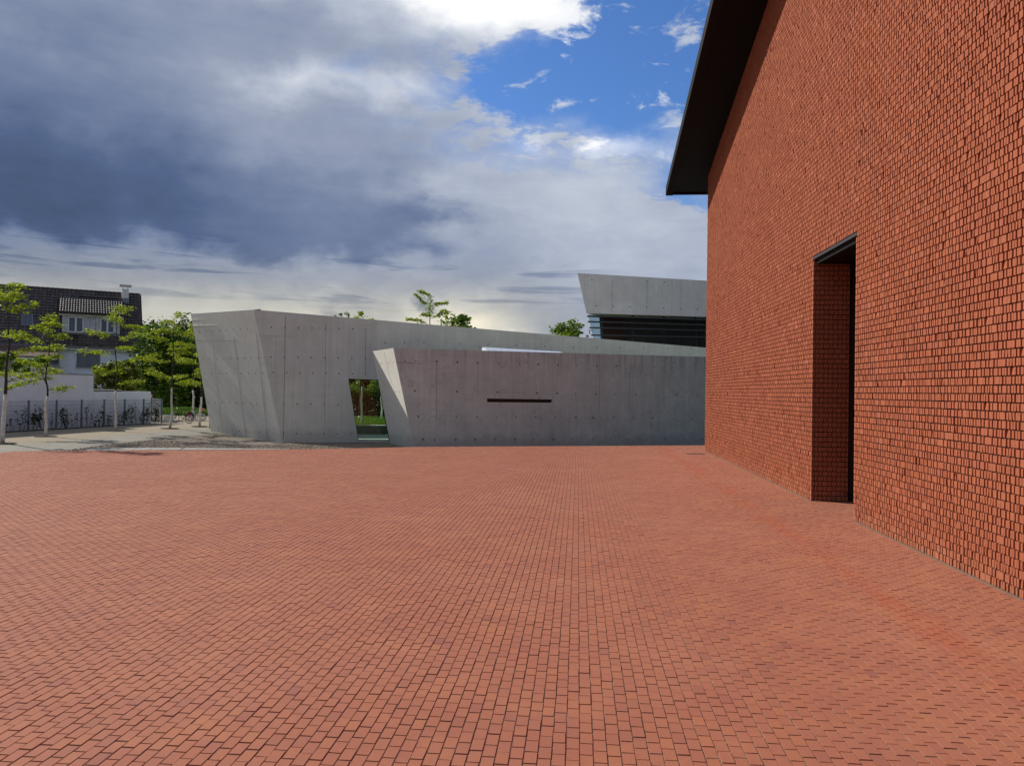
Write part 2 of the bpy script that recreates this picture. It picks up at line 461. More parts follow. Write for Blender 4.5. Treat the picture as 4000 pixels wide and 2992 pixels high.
# ------------------------------------------------------------------ mesh helpers
def link(o, parent=None):
    COL.objects.link(o)
    if parent is not None:
        o.parent = parent
    return o
def tag(o, label=None, cat=None, group=None, kind=None):
    for k, v in (('label', label), ('category', cat), ('group', group), ('kind', kind)):
        if v: o[k] = v
    return o
def empty(name, loc, label=None, cat=None, group=None, rz=0.0):
    o = bpy.data.objects.new(name, None)
    o.empty_display_size = .2
    o.location = loc
    o.rotation_euler = (0, 0, rz)
    link(o)
    return tag(o, label, cat, group)
class MB:
    """collects faces in WORLD coordinates; build() links them as one mesh"""
    def __init__(s):
        s.v, s.f, s.t = [], [], []
    def poly(s, pts, tint=None):
        i = len(s.v)
        s.v += [tuple(p) for p in pts]
        s.f.append(tuple(range(i, i + len(pts))))
        s.t.append(tint if tint is not None else .5)
    def hexa(s, p, tint=None):              # 8 points: bottom loop 0-3, top loop 4-7
        for q in ((3, 2, 1, 0), (4, 5, 6, 7), (0, 1, 5, 4), (1, 2, 6, 5), (2, 3, 7, 6), (3, 0, 4, 7)):
            s.poly([p[k] for k in q], tint)
    def box(s, lo, hi, tint=None):
        x0, y0, z0 = lo; x1, y1, z1 = hi
        s.hexa([(x0, y0, z0), (x1, y0, z0), (x1, y1, z0), (x0, y1, z0), (x0, y0, z1), (x1, y0, z1), (x1, y1, z1), (x0, y1, z1)], tint)
    def obox(s, c, u, v, w, tint=None):     # centre + three half-axis vectors
        c, u, v, w = map(Vector, (c, u, v, w))
        s.hexa([c - u - v - w, c + u - v - w, c + u + v - w, c - u + v - w, c - u - v + w, c + u - v + w, c + u + v + w, c - u + v + w], tint)
    def bar(s, a, b, wx, wz, up=(0, 0, 1), tint=None):
        a, b = Vector(a), Vector(b)
        d = (b - a); L = d.length; d.normalize()
        up = Vector(up)
        side = d.cross(up)
        if side.length < 1e-4: side = d.cross(Vector((1, 0, 0)))
        side.normalize(); up = side.cross(d).normalized()
        s.obox((a + b) / 2, d * L / 2, side * wx / 2, up * wz / 2, tint)
    def tube(s, pts, radii, n=6, cap=True):
        pts = [Vector(p) for p in pts]
        rings = []
        ref = Vector((.31, .17, .93))
        for i, p in enumerate(pts):
            d = (pts[min(i + 1, len(pts) - 1)] - pts[max(i - 1, 0)]).normalized()
            a = d.cross(ref)
            if a.length < .05: a = d.cross(Vector((1, 0, 0)))
            a.normalize(); bb = d.cross(a)
            r = radii[i] if hasattr(radii, '__len__') else radii
            i0 = len(s.v)
            s.v += [tuple(p + (a * math.cos(6.2832 * k / n) + bb * math.sin(6.2832 * k / n)) * r) for k in range(n)]
            rings.append(i0)
        for a, bq in zip(rings, rings[1:]):
            for k in range(n):
                s.f.append((a + k, a + (k + 1) % n, bq + (k + 1) % n, bq + k)); s.t.append(.5)
        if cap:
            s.f.append(tuple(rings[0] + k for k in reversed(range(n)))); s.t.append(.5)
            s.f.append(tuple(rings[-1] + k for k in range(n))); s.t.append(.5)
    def build(s, name, mat, parent=None, smooth=False, kind=None):
        me = bpy.data.meshes.new(name)
        org = parent.matrix_local.copy() if parent is not None and parent.parent is None else None
        if parent is not None:
            mw = chain(parent).inverted()
            vv = [tuple(mw @ Vector(q)) for q in s.v]
        else:
            vv = s.v
        me.from_pydata(vv, [], s.f)
        a = me.attributes.new('tint', 'FLOAT', 'FACE')
        a.data.foreach_set('value', s.t)
        if smooth:
            me.polygons.foreach_set('use_smooth', [True] * len(me.polygons))
        me.materials.append(M[mat])
        me.update()
        o = bpy.data.objects.new(name, me)
        link(o, parent)
        if kind: o['kind'] = kind
        return o
def chain(o):
    m = Matrix.Translation(o.location) @ o.rotation_euler.to_matrix().to_4x4() @ Matrix.Diagonal((*o.scale, 1))
    return chain(o.parent) @ m if o.parent is not None else m
def np_mesh(name, V, F4, tint, mat, parent=None, kind=None, smooth=False):
    """fast quad mesh from arrays V (n,3), F4 (m,4), tint (m,)"""
    me = bpy.data.meshes.new(name)
    me.vertices.add(len(V)); me.loops.add(F4.size); me.polygons.add(len(F4))
    if parent is not None:
        mi = np.array(chain(parent).inverted())
        V = V @ mi[:3, :3].T + mi[:3, 3]
    me.vertices.foreach_set('co', np.ascontiguousarray(V, dtype=np.float32).ravel())
    me.loops.foreach_set('vertex_index', F4.astype(np.int32).ravel())
    me.polygons.foreach_set('loop_start', np.arange(0, F4.size, 4, dtype=np.int32))
    me.polygons.foreach_set('loop_total', np.full(len(F4), 4, dtype=np.int32))
    a = me.attributes.new('tint', 'FLOAT', 'FACE')
    a.data.foreach_set('value', tint.astype(np.float32))
    me.polygons.foreach_set('use_smooth', np.full(len(F4), bool(smooth)))
    me.update(calc_edges=True); me.validate()
    me.materials.append(M[mat])
    o = bpy.data.objects.new(name, me)
    link(o, parent)
    if kind: o['kind'] = kind
    return o

# ------------------------------------------------------------------ layout constants
WX = 3.88                                   # face of the brick gable wall
Y_FAR, Y_NEAR, Y_RIDGE = 23.78, -1.6, 11.1
D0, D1, DOOR_H = 11.11, 13.13, 4.06          # doorway along the wall
def soffit_z(y):
    return 8.38 + .225 * (Y_FAR - y) if y >= Y_RIDGE else 8.38 + .225 * (Y_FAR - 2 * Y_RIDGE + y)
EDGE_PX = [(-1500, 1830), (-700, 1796), (0, 1768), (55, 1762.5), (120, 1760.5), (400, 1760), (700, 1757.5), (900, 1757), (1100, 1755.3), (1300, 1751.5), (1468, 1748.5), (1616, 1745), (2000, 1742.5), (2400, 1741), (2750, 1739)]
EDGE = [G(x, y) for x, y in EDGE_PX]
EDGE = [Vector((-40, EDGE[0].y - 2, 0))] + EDGE
dl = (EDGE[-1] - EDGE[-3]).normalized()
EDGE.append(EDGE[-1] + dl * 14)
EX = np.array([p.x for p in EDGE]); EY = np.array([p.y for p in EDGE])
def edge_y(x):
    return np.interp(x, EX, EY)
def sst(v, a, b):
    t = np.clip((v - a) / (b - a), 0, 1)
    return t * t * (3 - 2 * t)
def hgt(x, y):                              # level of the ground around the concrete buildings
    d = y - edge_y(x)
    return -.30 * sst(x, -17.0, -11.0) * sst(d, -.05, 1.2) * (1 - sst(y, 33, 37))

# ------------------------------------------------------------------ setting
def sheet(name, poly, mat, z, step=1.0, follow=True, kind='structure', holes=None):
    bm = bmesh.new()
    vs = [bm.verts.new((p[0], p[1], 0)) for p in poly]
    bm.faces.new(vs)
    xs = [p[0] for p in poly]; ys = [p[1] for p in poly]
    if follow:
        for ax, (lo, hi) in ((0, (min(xs), max(xs))), (1, (min(ys), max(ys)))):
            k = math.floor(lo) + step
            while k < hi:
                n = (1, 0, 0) if ax == 0 else (0, 1, 0)
                c = (k, 0, 0) if ax == 0 else (0, k, 0)
                bmesh.ops.bisect_plane(bm, geom=bm.verts[:] + bm.edges[:] + bm.faces[:], plane_co=c, plane_no=n)
                k += step
    for v in bm.verts:
        v.co.z = z + (float(hgt(v.co.x, v.co.y)) if follow else 0)
    bmesh.ops.triangulate(bm, faces=[f for f in bm.faces if len(f.verts) > 4])
    bmesh.ops.recalc_face_normals(bm, faces=bm.faces[:])
    if bm.faces and sum(f.normal.z for f in bm.faces) < 0:
        bmesh.ops.reverse_faces(bm, faces=bm.faces[:])
    me = bpy.data.meshes.new(name); bm.to_mesh(me); bm.free()
    me.materials.append(M[mat])
    o = bpy.data.objects.new(name, me); link(o)
    o['kind'] = kind
    return o

def build_ground():
    # one sheet out to the horizon, finer where it dips
    xs = np.concatenate([[-1500, -400, -150, -80, -50], np.arange(-40, 30.1, 1.0), [45, 80, 150, 400, 1500]])
    ys = np.concatenate([[-1500, -300, -60, -20, 0, 10], np.arange(16, 46.1, 1.0), [60, 90, 150, 400, 1500]])
    X, Y = np.meshgrid(xs, ys)
    Z = hgt(X, Y) - .045
    Z = np.where(Y < edge_y(X) + .6, np.minimum(Z, -.16), Z)
    V = np.stack([X.ravel(), Y.ravel(), Z.ravel()], 1)
    nx = len(xs)
    i, j = np.meshgrid(np.arange(nx - 1), np.arange(len(ys) - 1))
    a = (j * nx + i).ravel()
    F = np.stack([a, a + 1, a + 1 + nx, a + nx], 1)
    np_mesh('ground', V, F, np.full(len(F), .5), 'ground', kind='structure')
build_ground()

def GH(x, y):                               # pixel -> point on the dipping ground
    z = 0.0
    for _ in range(8):
        p = G(x, y, z); z = .5 * z + .5 * float(hgt(p.x, p.y))
    return p
g2 = lambda *pts: [(GH(x, y).x, GH(x, y).y) for x, y in pts]
edge_xy = [(p.x, p.y) for p in EDGE]
def build_surfaces():
    left_edge = [p for p in edge_xy if p[0] < G(330, 1760).x]
    # asphalt path with the gravel bed tip against it
    low = g2((330, 1748), (400, 1736), (510, 1725), (620, 1713), (700, 1704), (826, 1694))
    up = g2((826, 1669), (690, 1680), (560, 1691), (450, 1700), (250, 1722), (80, 1733), (0, 1736))
    beyond = [(-11.0, 33.0), (-12.5, 36.0)]
    sheet('path', [(p[0], p[1] - .0) for p in left_edge] + g2((330, 1760.2)) + low + beyond + up + [(-22, 17.5), (-40, 14.5)], 'asphalt', -.014)
    # pale sandy gravel strip below the trees
    sheet('gravel_strip', [(-40, 13.5), (-22, 17.5)] + list(reversed(up)) + [(-12.0, 37.0), (-12.0, 43.5), (-40, 43.5)], 'fine_gravel', -.022)
    # coarse bed round the concrete buildings
    right_edge = [p for p in edge_xy if p[0] > G(330, 1760).x]
    bed = low[:1] + low[1:] + [(-12.0, 34.0), (9.0, 34.0), (9.0, float(edge_y(9.0)) + .02)]
    inner = [(p[0], p[1] + .02) for p in right_edge if p[0] < 9.0]
    sheet('gravel_bed', list(reversed(bed)) + inner, 'gravel_bed', -.006, .8)
build_surfaces()

def build_kerb():
    # pale concrete strip between plaza and gravel, in separate kerb stones
    root = tag(empty('kerb_strip', (G(700, 1757).x, G(700, 1757).y, 0)), kind='structure')
    px = list(range(330, 1180, 62))
    for a, c in zip(px, px[1:]):
        def yp(x): return float(np.interp(x, [p[0] for p in EDGE_PX], [p[1] for p in EDGE_PX]))
        p, q = G(a + 1.0, yp(a)), G(c - 1.0, yp(c))
        w = np.interp((a + c) / 2, [330, 700, 1180], [.95, .75, .10])
        d = (q - p).normalized(); n = Vector((-d.y, d.x, 0))
        m = MB()
        b0 = [p + n * .03, q + n * .03, q + n * w, p + n * w]
        m.hexa([v + Vector((0, 0, -.12)) for v in b0] + [v + Vector((0, 0, .004)) for v in b0])
        m.build('kerb_stone', 'kerb_concrete', root)
build_kerb()

def build_stones():
    # loose stones lying on the gravel bed
    A = []
    rng = np.random.default_rng(3)
    N = 80000
    x = rng.uniform(-14.6, 3.0, N); y = rng.uniform(19.5, 30.0, N)
    ey = edge_y(x)
    # left limit: the path line
    lowl = [GH(*p) for p in ((330, 1748), (400, 1736), (510, 1725), (620, 1713), (700, 1704), (826, 1694))]
    lx = np.array([p.x for p in lowl]); ly = np.array([p.y for p in lowl])
    order = np.argsort(ly)
    limx = np.interp(y, ly[order], lx[order])
    kw = np.interp(x, [G(330, 1760).x, G(700, 1757).x, G(1180, 1753).x], [1.0, .80, .12])
    ok = (x > limx + .04) & (y > ey + kw) & (y < ey + 6.5)
    x, y = x[ok], y[ok]
    n = len(x)
    s = rng.uniform(.012, .027, n)
    ang = rng.uniform(0, math.pi, n)
    base = np.array([[1, 0, 0], [.4, .9, .1], [-.6, .75, 0], [-1, -.1, .1], [-.3, -.9, 0], [.7, -.7, .05]])
    V = np.zeros((n, 12, 3))
    for k in range(6):
        bx, by = base[k, 0], base[k, 1]
        jx = bx * rng.uniform(.8, 1.25, n); jy = by * rng.uniform(.6, 1.0, n)
        ca, sa = np.cos(ang), np.sin(ang)
        V[:, k, 0] = x + s * (jx * ca - jy * sa); V[:, k, 1] = y + s * (jx * sa + jy * ca)
        V[:, 6 + k, 0] = x + s * .55 * (jx * ca - jy * sa); V[:, 6 + k, 1] = y + s * .55 * (jx * sa + jy * ca)
        V[:, 6 + k, 2] = s * rng.uniform(.55, 1.1, n)
    V[:, :, 2] += (hgt(x, y) - .012)[:, None]
    F = [[k, (k + 1) % 6, 6 + (k + 1) % 6, 6 + k] for k in range(6)] + [[6, 7, 8, 9], [6, 9, 10, 11]]
    F = np.array(F)
    FF = (F[None] + (np.arange(n) * 12)[:, None, None]).reshape(-1, 4)
    o = np_mesh('loose_gravel', V.reshape(-1, 3), FF, np.repeat(rng.random(n), 8), 'gravel', kind='stuff')
    tag(o, 'coarse beige gravel stones spread round the concrete buildings', 'gravel')
build_stones()

# ------------------------------------------------------------------ plaza of clay pavers
PX_, PYI = .0670, .1200
def build_plaza():
    bm = bmesh.new()
    pts = [(p.x, p.y) for p in EDGE if p.x < 9.5]
    pts = [(-40, -20)] + pts + [(9.5, float(edge_y(9.5))), (9.5, -20)]
    top = [bm.verts.new((x, y, -.0038)) for x, y in pts]
    bot = [bm.verts.new((x, y, -.75)) for x, y in pts]
    f = bm.faces.new(top)
    for i in range(len(pts)):
        j = (i + 1) % len(pts)
        bm.faces.new((top[i], top[j], bot[j], bot[i]))
    bmesh.ops.triangulate(bm, faces=[f])
    bmesh.ops.recalc_face_normals(bm, faces=bm.faces[:])
    me = bpy.data.meshes.new('plaza'); bm.to_mesh(me); bm.free()
    me.materials.append(M['joint_sand'])
    plaza = bpy.data.objects.new('plaza', me); link(plaza)
    plaza['kind'] = 'structure'
    rng = np.random.default_rng(11)
    ci = np.arange(int(-34 / PX_), int(5.2 / PX_))
    ri = np.arange(int(.6 / PYI), int(30 / PYI))
    C, R = np.meshgrid(ci, ri)
    cx = (C * PX_).ravel()
    colshift = rng.uniform(-.012, .012, len(ci))
    cy = (R * PYI + (C % 2) * PYI * .5 + colshift[C - ci[0]]).ravel()
    P = np.stack([cx, cy, np.zeros_like(cx)], 1)
    u, v, dep = proj_np(P)
    ok = (dep > .3) & (u > -2300) & (u < 6500) & (v < 4600)
    ey = np.minimum(edge_y(cx - PX_ / 2), edge_y(cx + PX_ / 2))
    ok &= cy + PYI / 2 < ey - .01
    inside = (cx < WX - .02) | ((cy > D0 + .05) & (cy < D1 - .05) & (cx < WX + .95)) | (cy > Y_FAR + .1)
    ok &= inside
    cx, cy, u, v = cx[ok], cy[ok], u[ok], v[ok]
    n = len(cx)
    hx = PX_ / 2 - rng.uniform(.0007, .0019, n); hy = PYI / 2 - rng.uniform(.0015, .0030, n)
    cxj = cx + rng.normal(0, .0009, n); cyj = cy + rng.normal(0, .0011, n)
    rot = rng.normal(0, .008, n); zj = np.clip(rng.normal(0, .0010, n), -.0015, .0018)
    tx = np.clip(rng.normal(0, .007, n), -.015, .015); ty = np.clip(rng.normal(0, .005, n), -.012, .012)
    tint = np.clip(rng.normal(.55, .15, n) + np.where(rng.random(n) < .05, -.34, 0), 0, 1)
    def verts(hx, hy, rot, zj, tx, ty):
        k = len(hx)
        V = np.zeros((k, 8, 3))
        for q, (sx, sy) in enumerate(((-1, -1), (1, -1), (1, 1), (-1, 1))):
            for ring, (ins, dz) in enumerate(((.0022, 0), (0, -.013))):
                lx = sx * (hx - ins); ly = sy * (hy - ins)
                V[:, ring * 4 + q, 0] = lx * np.cos(rot) - ly * np.sin(rot)
                V[:, ring * 4 + q, 1] = lx * np.sin(rot) + ly * np.cos(rot)
                V[:, ring * 4 + q, 2] = zj + dz + (lx * tx + ly * ty)
        return V
    F = np.array([[0, 1, 2, 3], [4, 5, 1, 0], [5, 6, 2, 1], [6, 7, 3, 2], [7, 4, 0, 3]])
    vis = (u > 10) & (u < 3990) & (v < 2985)
    score = np.where(vis, cy + .02 * np.abs(cx), 1e9)
    near = np.argsort(score)[:300]
    isn = np.zeros(n, bool); isn[near] = True
    # nearest pavers: objects of their own, sharing a few meshes
    shared = []
    vr = verts(np.full(16, PX_ / 2 - .0014), np.full(16, PYI / 2 - .0024), rng.normal(0, .006, 16), np.zeros(16), rng.normal(0, .010, 16), rng.normal(0, .006, 16))
    tv = np.linspace(.08, .95, 16)
    for k in range(16):
        me = bpy.data.meshes.new('paver')
        me.from_pydata([tuple(q) for q in vr[k]], [], [tuple(q) for q in F])
        a = me.attributes.new('tint', 'FLOAT', 'FACE'); a.data.foreach_set('value', np.full(5, tv[k]))
        me.materials.append(M['clay_paver'])
        shared.append(me)
    for i in near:
        k = int(np.argmin(np.abs(tv - tint[i])))
        k = min(15, max(0, k + int(rng.integers(-1, 2))))
        o = bpy.data.objects.new('paver', shared[k])
        o.location = (cxj[i], cyj[i], zj[i])
        link(o, plaza)
    r = ~isn
    V = verts(hx[r], hy[r], rot[r], zj[r], tx[r], ty[r])
    V[:, :, 0] += cxj[r][:, None]; V[:, :, 1] += cyj[r][:, None]
    k = int(r.sum())
    FF = (F[None] + (np.arange(k) * 8)[:, None, None]).reshape(-1, 4)
    np_mesh('paver_field', V.reshape(-1, 3), FF, np.repeat(tint[r], 5), 'clay_paver', plaza, 'stuff')
build_plaza()

def build_grit():
    # sand grains swept out of the joints, and the small drain cover by the far corner
    rng = np.random.default_rng(21)
    n = 6000
    x = np.round(rng.uniform(-6, 3.7, n) / PX_ + .5) * PX_ - PX_ / 2 + rng.normal(0, .007, n)
    y = rng.uniform(2.5, 13, n) ** 1.0
    keep = rng.random(n) < .12 + .88 * sst(x, -2.5, 3.0)
    x, y = x[keep], y[keep]; n = len(x)
    sz = rng.uniform(.0012, .0034, n); a = rng.uniform(0, 6.28, n)
    V = np.zeros((n, 5, 3))
    for q in range(4):
        V[:, q, 0] = x + sz * np.cos(a + q * 1.5708); V[:, q, 1] = y + sz * np.sin(a + q * 1.5708); V[:, q, 2] = .0005
    V[:, 4] = np.stack([x, y, .001 + sz * 1.2], 1)
    F = np.array([[0, 1, 4, 4], [1, 2, 4, 4], [2, 3, 4, 4], [3, 0, 4, 4]])
    me = bpy.data.meshes.new('sand_grains')
    faces = [(i * 5 + f[0], i * 5 + f[1], i * 5 + f[2]) for i in range(n) for f in F]
    me.from_pydata([tuple(q) for q in V.reshape(-1, 3)], [], faces)
    t = me.attributes.new('tint', 'FLOAT', 'FACE'); t.data.foreach_set('value', np.repeat(.5 + .5 * rng.random(n), 4))
    me.materials.append(M['gravel'])
    o = bpy.data.objects.new('sand_grains', me); link(o); o['kind'] = 'stuff'
    tag(o, 'pale sand grains scattered along the paver joints', 'sand')
    c = G(2716, 1773)
    dr = empty('drain_cover', (c.x, c.y, 0), 'small dark drain cover set in the paving by the hall corner', 'drain cover')
    m = MB(); m.box((c.x - .26, c.y - .14, -.02), (c.x + .26, c.y + .14, .004)); m.build('frame', 'dark_steel', dr)
    for k in range(6):
        m = MB(); xx = c.x - .21 + k * .084; m.box((xx - .03, c.y - .11, .0045), (xx + .03, c.y + .11, .008)); m.build('bar', 'clay_tile', dr)
build_grit()

# ------------------------------------------------------------------ brick hall
BW, BH = .148, .0812
def brick_arrays(n, w, rng, rough=1.0):
    """n bricks at the origin: u along the wall 0..w, z 0..BH, depth d outwards. returns V (n,32,3) in (u,d,z) and F (20,4)"""
    V = np.zeros((n, 32, 3))
    j = .0056
    z0 = np.full(n, j + .001); z1 = BH - j + rng.normal(0, .0008, n)
    push = rng.normal(0, .0010, n)
    def box(i, u0, u1, dfr, back, za, zb):
        # 8 verts: back ring 0-3, front ring 4-7
        for q, (uu, zz) in enumerate(((u0, za), (u1, za), (u1, zb), (u0, zb))):
            V[:, i * 8 + q, 0] = uu; V[:, i * 8 + q, 1] = back; V[:, i * 8 + q, 2] = zz
            V[:, i * 8 + 4 + q, 0] = uu + rng.normal(0, .0005 * rough, n)
            V[:, i * 8 + 4 + q, 1] = dfr[q]; V[:, i * 8 + 4 + q, 2] = zz + rng.normal(0, .0006, n)
    jv = .0014
    full = np.zeros(n)
    w = np.broadcast_to(w, (n,))
    box(0, full + jv, w - jv, [(-.024 + push) for _ in range(4)], -.05, z0, z1)
    # three ribs left between the broken perforations
    cuts = [.0, .215, .395, .605, .785, 1.0]
    c = [np.full(n, q) + (rng.normal(0, .010, n) if 0 < k < 5 else 0) for k, q in enumerate(cuts)]
    # some grooves are broken open wide, some ribs are merged
    mg = rng.random(n)
    c[2] = np.where(mg < .04, c[1] + .02, c[2]); c[4] = np.where((mg > .04) & (mg < .08), c[3] + .02, c[4])
    iw = w - 2 * jv
    for k in range(3):
        u0 = jv + iw * c[2 * k]; u1 = jv + iw * c[2 * k + 1]
        d = push + rng.normal(0, .0010 * rough, n)
        brk = rng.random(n) < .07
        fr = []
        for q in range(4):
            e = d + rng.normal(0, .0007 * rough, n)
            e = np.where(brk & (rng.random(n) < .5), e - rng.uniform(.004, .012, n), e)
            fr.append(e)
        box(1 + k, u0, u1, fr, -.030, z0, z1)
    base = np.array([[4, 5, 6, 7], [0, 1, 5, 4], [1, 2, 6, 5], [2, 3, 7, 6], [3, 0, 4, 7]])
    F = np.concatenate([base + 8 * k for k in range(4)])
    return V, F
def to_world(V, org, udir, ndir):
    o, u, nn = (np.array(q, float) for q in (org, udir, ndir))
    return o + V[..., 0:1] * u + V[..., 1:2] * nn + V[..., 2:3] * np.array([0, 0, 1.0])

def build_hall():
    hall = empty('brick_hall', (WX + 8, 11.1, 0), 'tall windowless red brick hall with dark overhanging gable roof', 'building')
    rng = np.random.default_rng(5)
    # backing wall (mortar colour) with the doorway left open
    m = MB()
    xb = WX + .03
    def wallpoly(y0, y1, z0):
        ys = [y0] + ([Y_RIDGE] if y0 < Y_RIDGE < y1 else []) + [y1]
        m.poly([(xb, y0, z0), (xb, y1, z0)] + [(xb, y, soffit_z(y) + .1) for y in reversed(ys)])
    ex = WX + 22
    wallpoly(Y_NEAR, D0, -.2); wallpoly(D1, Y_FAR, -.2); wallpoly(D0, D1, DOOR_H)
    for y in (Y_FAR, Y_NEAR):
        m.poly([(xb, y, -.2), (ex, y, -.2), (ex, y, soffit_z(y) + .1), (xb, y, soffit_z(y) + .1)])
    m.poly([(ex, Y_NEAR, -.2), (ex, Y_FAR, -.2), (ex, Y_FAR, 8.4), (ex, Y_RIDGE, soffit_z(Y_RIDGE)), (ex, Y_NEAR, 8.4)])
    # recess behind the doorway
    xd = WX + .84
    m.poly([(xb, D1, -.2), (xd, D1, -.2), (xd, D1, DOOR_H), (xb, D1, DOOR_H)])
    m.poly([(xb, D0, -.2), (xd, D0, -.2), (xd, D0, DOOR_H), (xb, D0, DOOR_H)])
    wall = m.build('wall', 'dark_mortar', hall)
    # thin bed of mortar at the foot
    m = MB()
    m.box((WX - .006, D1 + .01, -.02), (WX + .028, Y_FAR, .006)); m.box((WX - .006, Y_NEAR, -.02), (WX + .028, D0 - .01, .006))
    m.build('footing_mortar', 'foot_mortar', hall)
    # bricks, laid in a running bond
    O, U, N, WD = [], [], [], []
    def panel(org, udir, ndir, length, zmax, clip=None):
        rows = int(zmax / BH) + 1
        for r in range(rows):
            z = r * BH + .002
            off = -(BW * .5 if r % 2 else 0)
            u = off
            while u < length - .012:
                a, bq = max(u, 0), min(u + BW, length)
                if bq - a > .03:
                    parts = clip(a, bq, z) if clip else [(a, bq)]
                    for (p, q) in parts:
                        if q - p > .03:
                            O.append(tuple(np.array(org) + np.array(udir) * p + np.array([0, 0, z]))); U.append(udir); N.append(ndir); WD.append(q - p)
                u += BW
    def clip_main(a, bq, z):
        ya, yb = Y_FAR - bq, Y_FAR - a          # the panel runs from the far corner towards the camera
        if z + BH > min(soffit_z(ya), soffit_z(yb)) + .16: return []
        if z < DOOR_H - .01 and yb > D0 and ya < D1:
            out = []
            if yb > D1: out.append((a, Y_FAR - D1))
            if ya < D0: out.append((Y_FAR - D0, bq))
            return out
        return [(a, bq)]
    panel((WX, Y_FAR, 0), (0, -1, 0), (-1, 0, 0), Y_FAR - Y_NEAR, soffit_z(Y_RIDGE), clip_main)
    nmain = len(O)
    panel((WX - .002, D1 - .03, 0), (1, 0, 0), (0, -1, 0), .59, DOOR_H - .10)
    panel((WX + .78, D0 + .03, 0), (-1, 0, 0), (0, 1, 0), .782, DOOR_H - .10)
    O, U, N, WD = np.array(O), np.array(U, float), np.array(N, float), np.array(WD)
    n = len(O)
    V, F = brick_arrays(n, WD, rng)
    Wv = O[:, None, :] + V[..., 0:1] * U[:, None, :] + V[..., 1:2] * N[:, None, :]
    Wv[..., 2] += V[..., 2]
    tint = np.clip(rng.normal(.5, .13, n), 0, 1)
    mid = O + U * (WD / 2)[:, None]
    u, v, dep = proj_np(mid)
    vis = (u > 0) & (u < 3985) & (v > 10) & (v < 2980) & (dep > 0) & (np.arange(n) < nmain) & (WD > .14)
    score = np.where(vis, dep, 1e9)
    near = np.argsort(score)[:300]
    isn = np.zeros(n, bool); isn[near] = True
    V2, _ = brick_arrays(20, BW, rng)
    tv = np.linspace(.28, .72, 20)
    shared = []
    for k in range(20):
        me = bpy.data.meshes.new('brick')
        w = np.stack([-V2[k][:, 1], -V2[k][:, 0], V2[k][:, 2]], 1)       # u -> -Y, outward -> -X
        me.from_pydata([tuple(q) for q in w], [], [tuple(q) for q in F])
        a = me.attributes.new('tint', 'FLOAT', 'FACE'); a.data.foreach_set('value', np.full(20, tv[k]))
        me.materials.append(M['split_brick']); shared.append(me)
    inv = Vector(hall.location)
    for i in near:
        o = bpy.data.objects.new('brick', shared[int(rng.integers(0, 20))])
        o.location = Vector(O[i]) - inv
        link(o, hall)
    r = ~isn
    k = int(r.sum())
    FF = (F[None] + (np.arange(k) * 32)[:, None, None]).reshape(-1, 4)
    np_mesh('brick_field', Wv[r].reshape(-1, 3), FF, np.repeat(tint[r], 20), 'split_brick', hall, 'stuff')
    # doorway: steel lintel, dark ceiling and door leaf
    m = MB(); m.box((WX - .004, D0 + .005, DOOR_H - .055), (WX + .045, D1 - .005, DOOR_H - .012)); lt = m.build('lintel', 'dark_steel', hall)
    m = MB(); m.box((WX + .05, D0 + .035, DOOR_H - .13), (WX + .80, D1 - .035, DOOR_H - .058)); m.build('recess_ceiling', 'soffit', hall)
    m = MB()
    for y0, y1 in ((D0 + .03, D0 + .08), (D1 - .10, D1 - .03)): m.box((WX + .74, y0, 0), (WX + .84, y1, DOOR_H - .13))
    m.box((WX + .74, D0 + .082, DOOR_H - .22), (WX + .84, D1 - .102, DOOR_H - .132))
    m.build('door_frame', 'black_metal', hall)
    d = None
    for y0, y1 in ((D0 + .085, (D0 + D1) / 2 - .004), ((D0 + D1) / 2 + .004, D1 - .105)):
        m = MB(); m.box((WX + .78, y0, .01), (WX + .83, y1, DOOR_H - .225)); d = m.build('door', 'black_metal', hall)
    # roof: two slopes with a deep overhang
    ox, oy = 1.12, 1.12
    x0, x1 = WX - ox, WX + 22 + ox
    ya, yb = Y_FAR + oy, Y_NEAR - oy
    roof = None
    for (y0, y1) in ((ya, Y_RIDGE), (Y_RIDGE, yb)):
        z0 = soffit_z(y0) if y0 != Y_RIDGE else soffit_z(Y_RIDGE)
        z1 = soffit_z(y1)
        if y0 == ya: z0 = 8.38 - .225 * oy
        if y1 == yb: z1 = soffit_z(Y_NEAR) - .225 * oy
        t = .20
        m = MB()
        m.hexa([(x0, y0, z0), (x1, y0, z0), (x1, y1, z1), (x0, y1, z1), (x0, y0, z0 + t), (x1, y0, z0 + t), (x1, y1, z1 + t), (x0, y1, z1 + t)])
        r_ = m.build('roof', 'soffit', hall)
        roof = roof or r_
        # verge trim and soffit line
        m = MB()
        m.hexa([(x0 - .03, y0, z0 - .035), (x0 + .20, y0, z0 - .035), (x0 + .20, y1, z1 - .035), (x0 - .03, y1, z1 - .035),
                (x0 - .03, y0, z0 + t + .03), (x0 + .012, y0, z0 + t + .03), (x0 + .012, y1, z1 + t + .03), (x0 - .03, y1, z1 + t + .03)])
        m.build('verge_trim', 'black_metal', r_)
        if y0 == ya:
            m = MB(); m.box((x0 + .21, ya - .10, z0 - .012), (x1, ya + .02, z0 + t + .02)); m.build('eaves_trim', 'black_metal', r_)
build_hall()

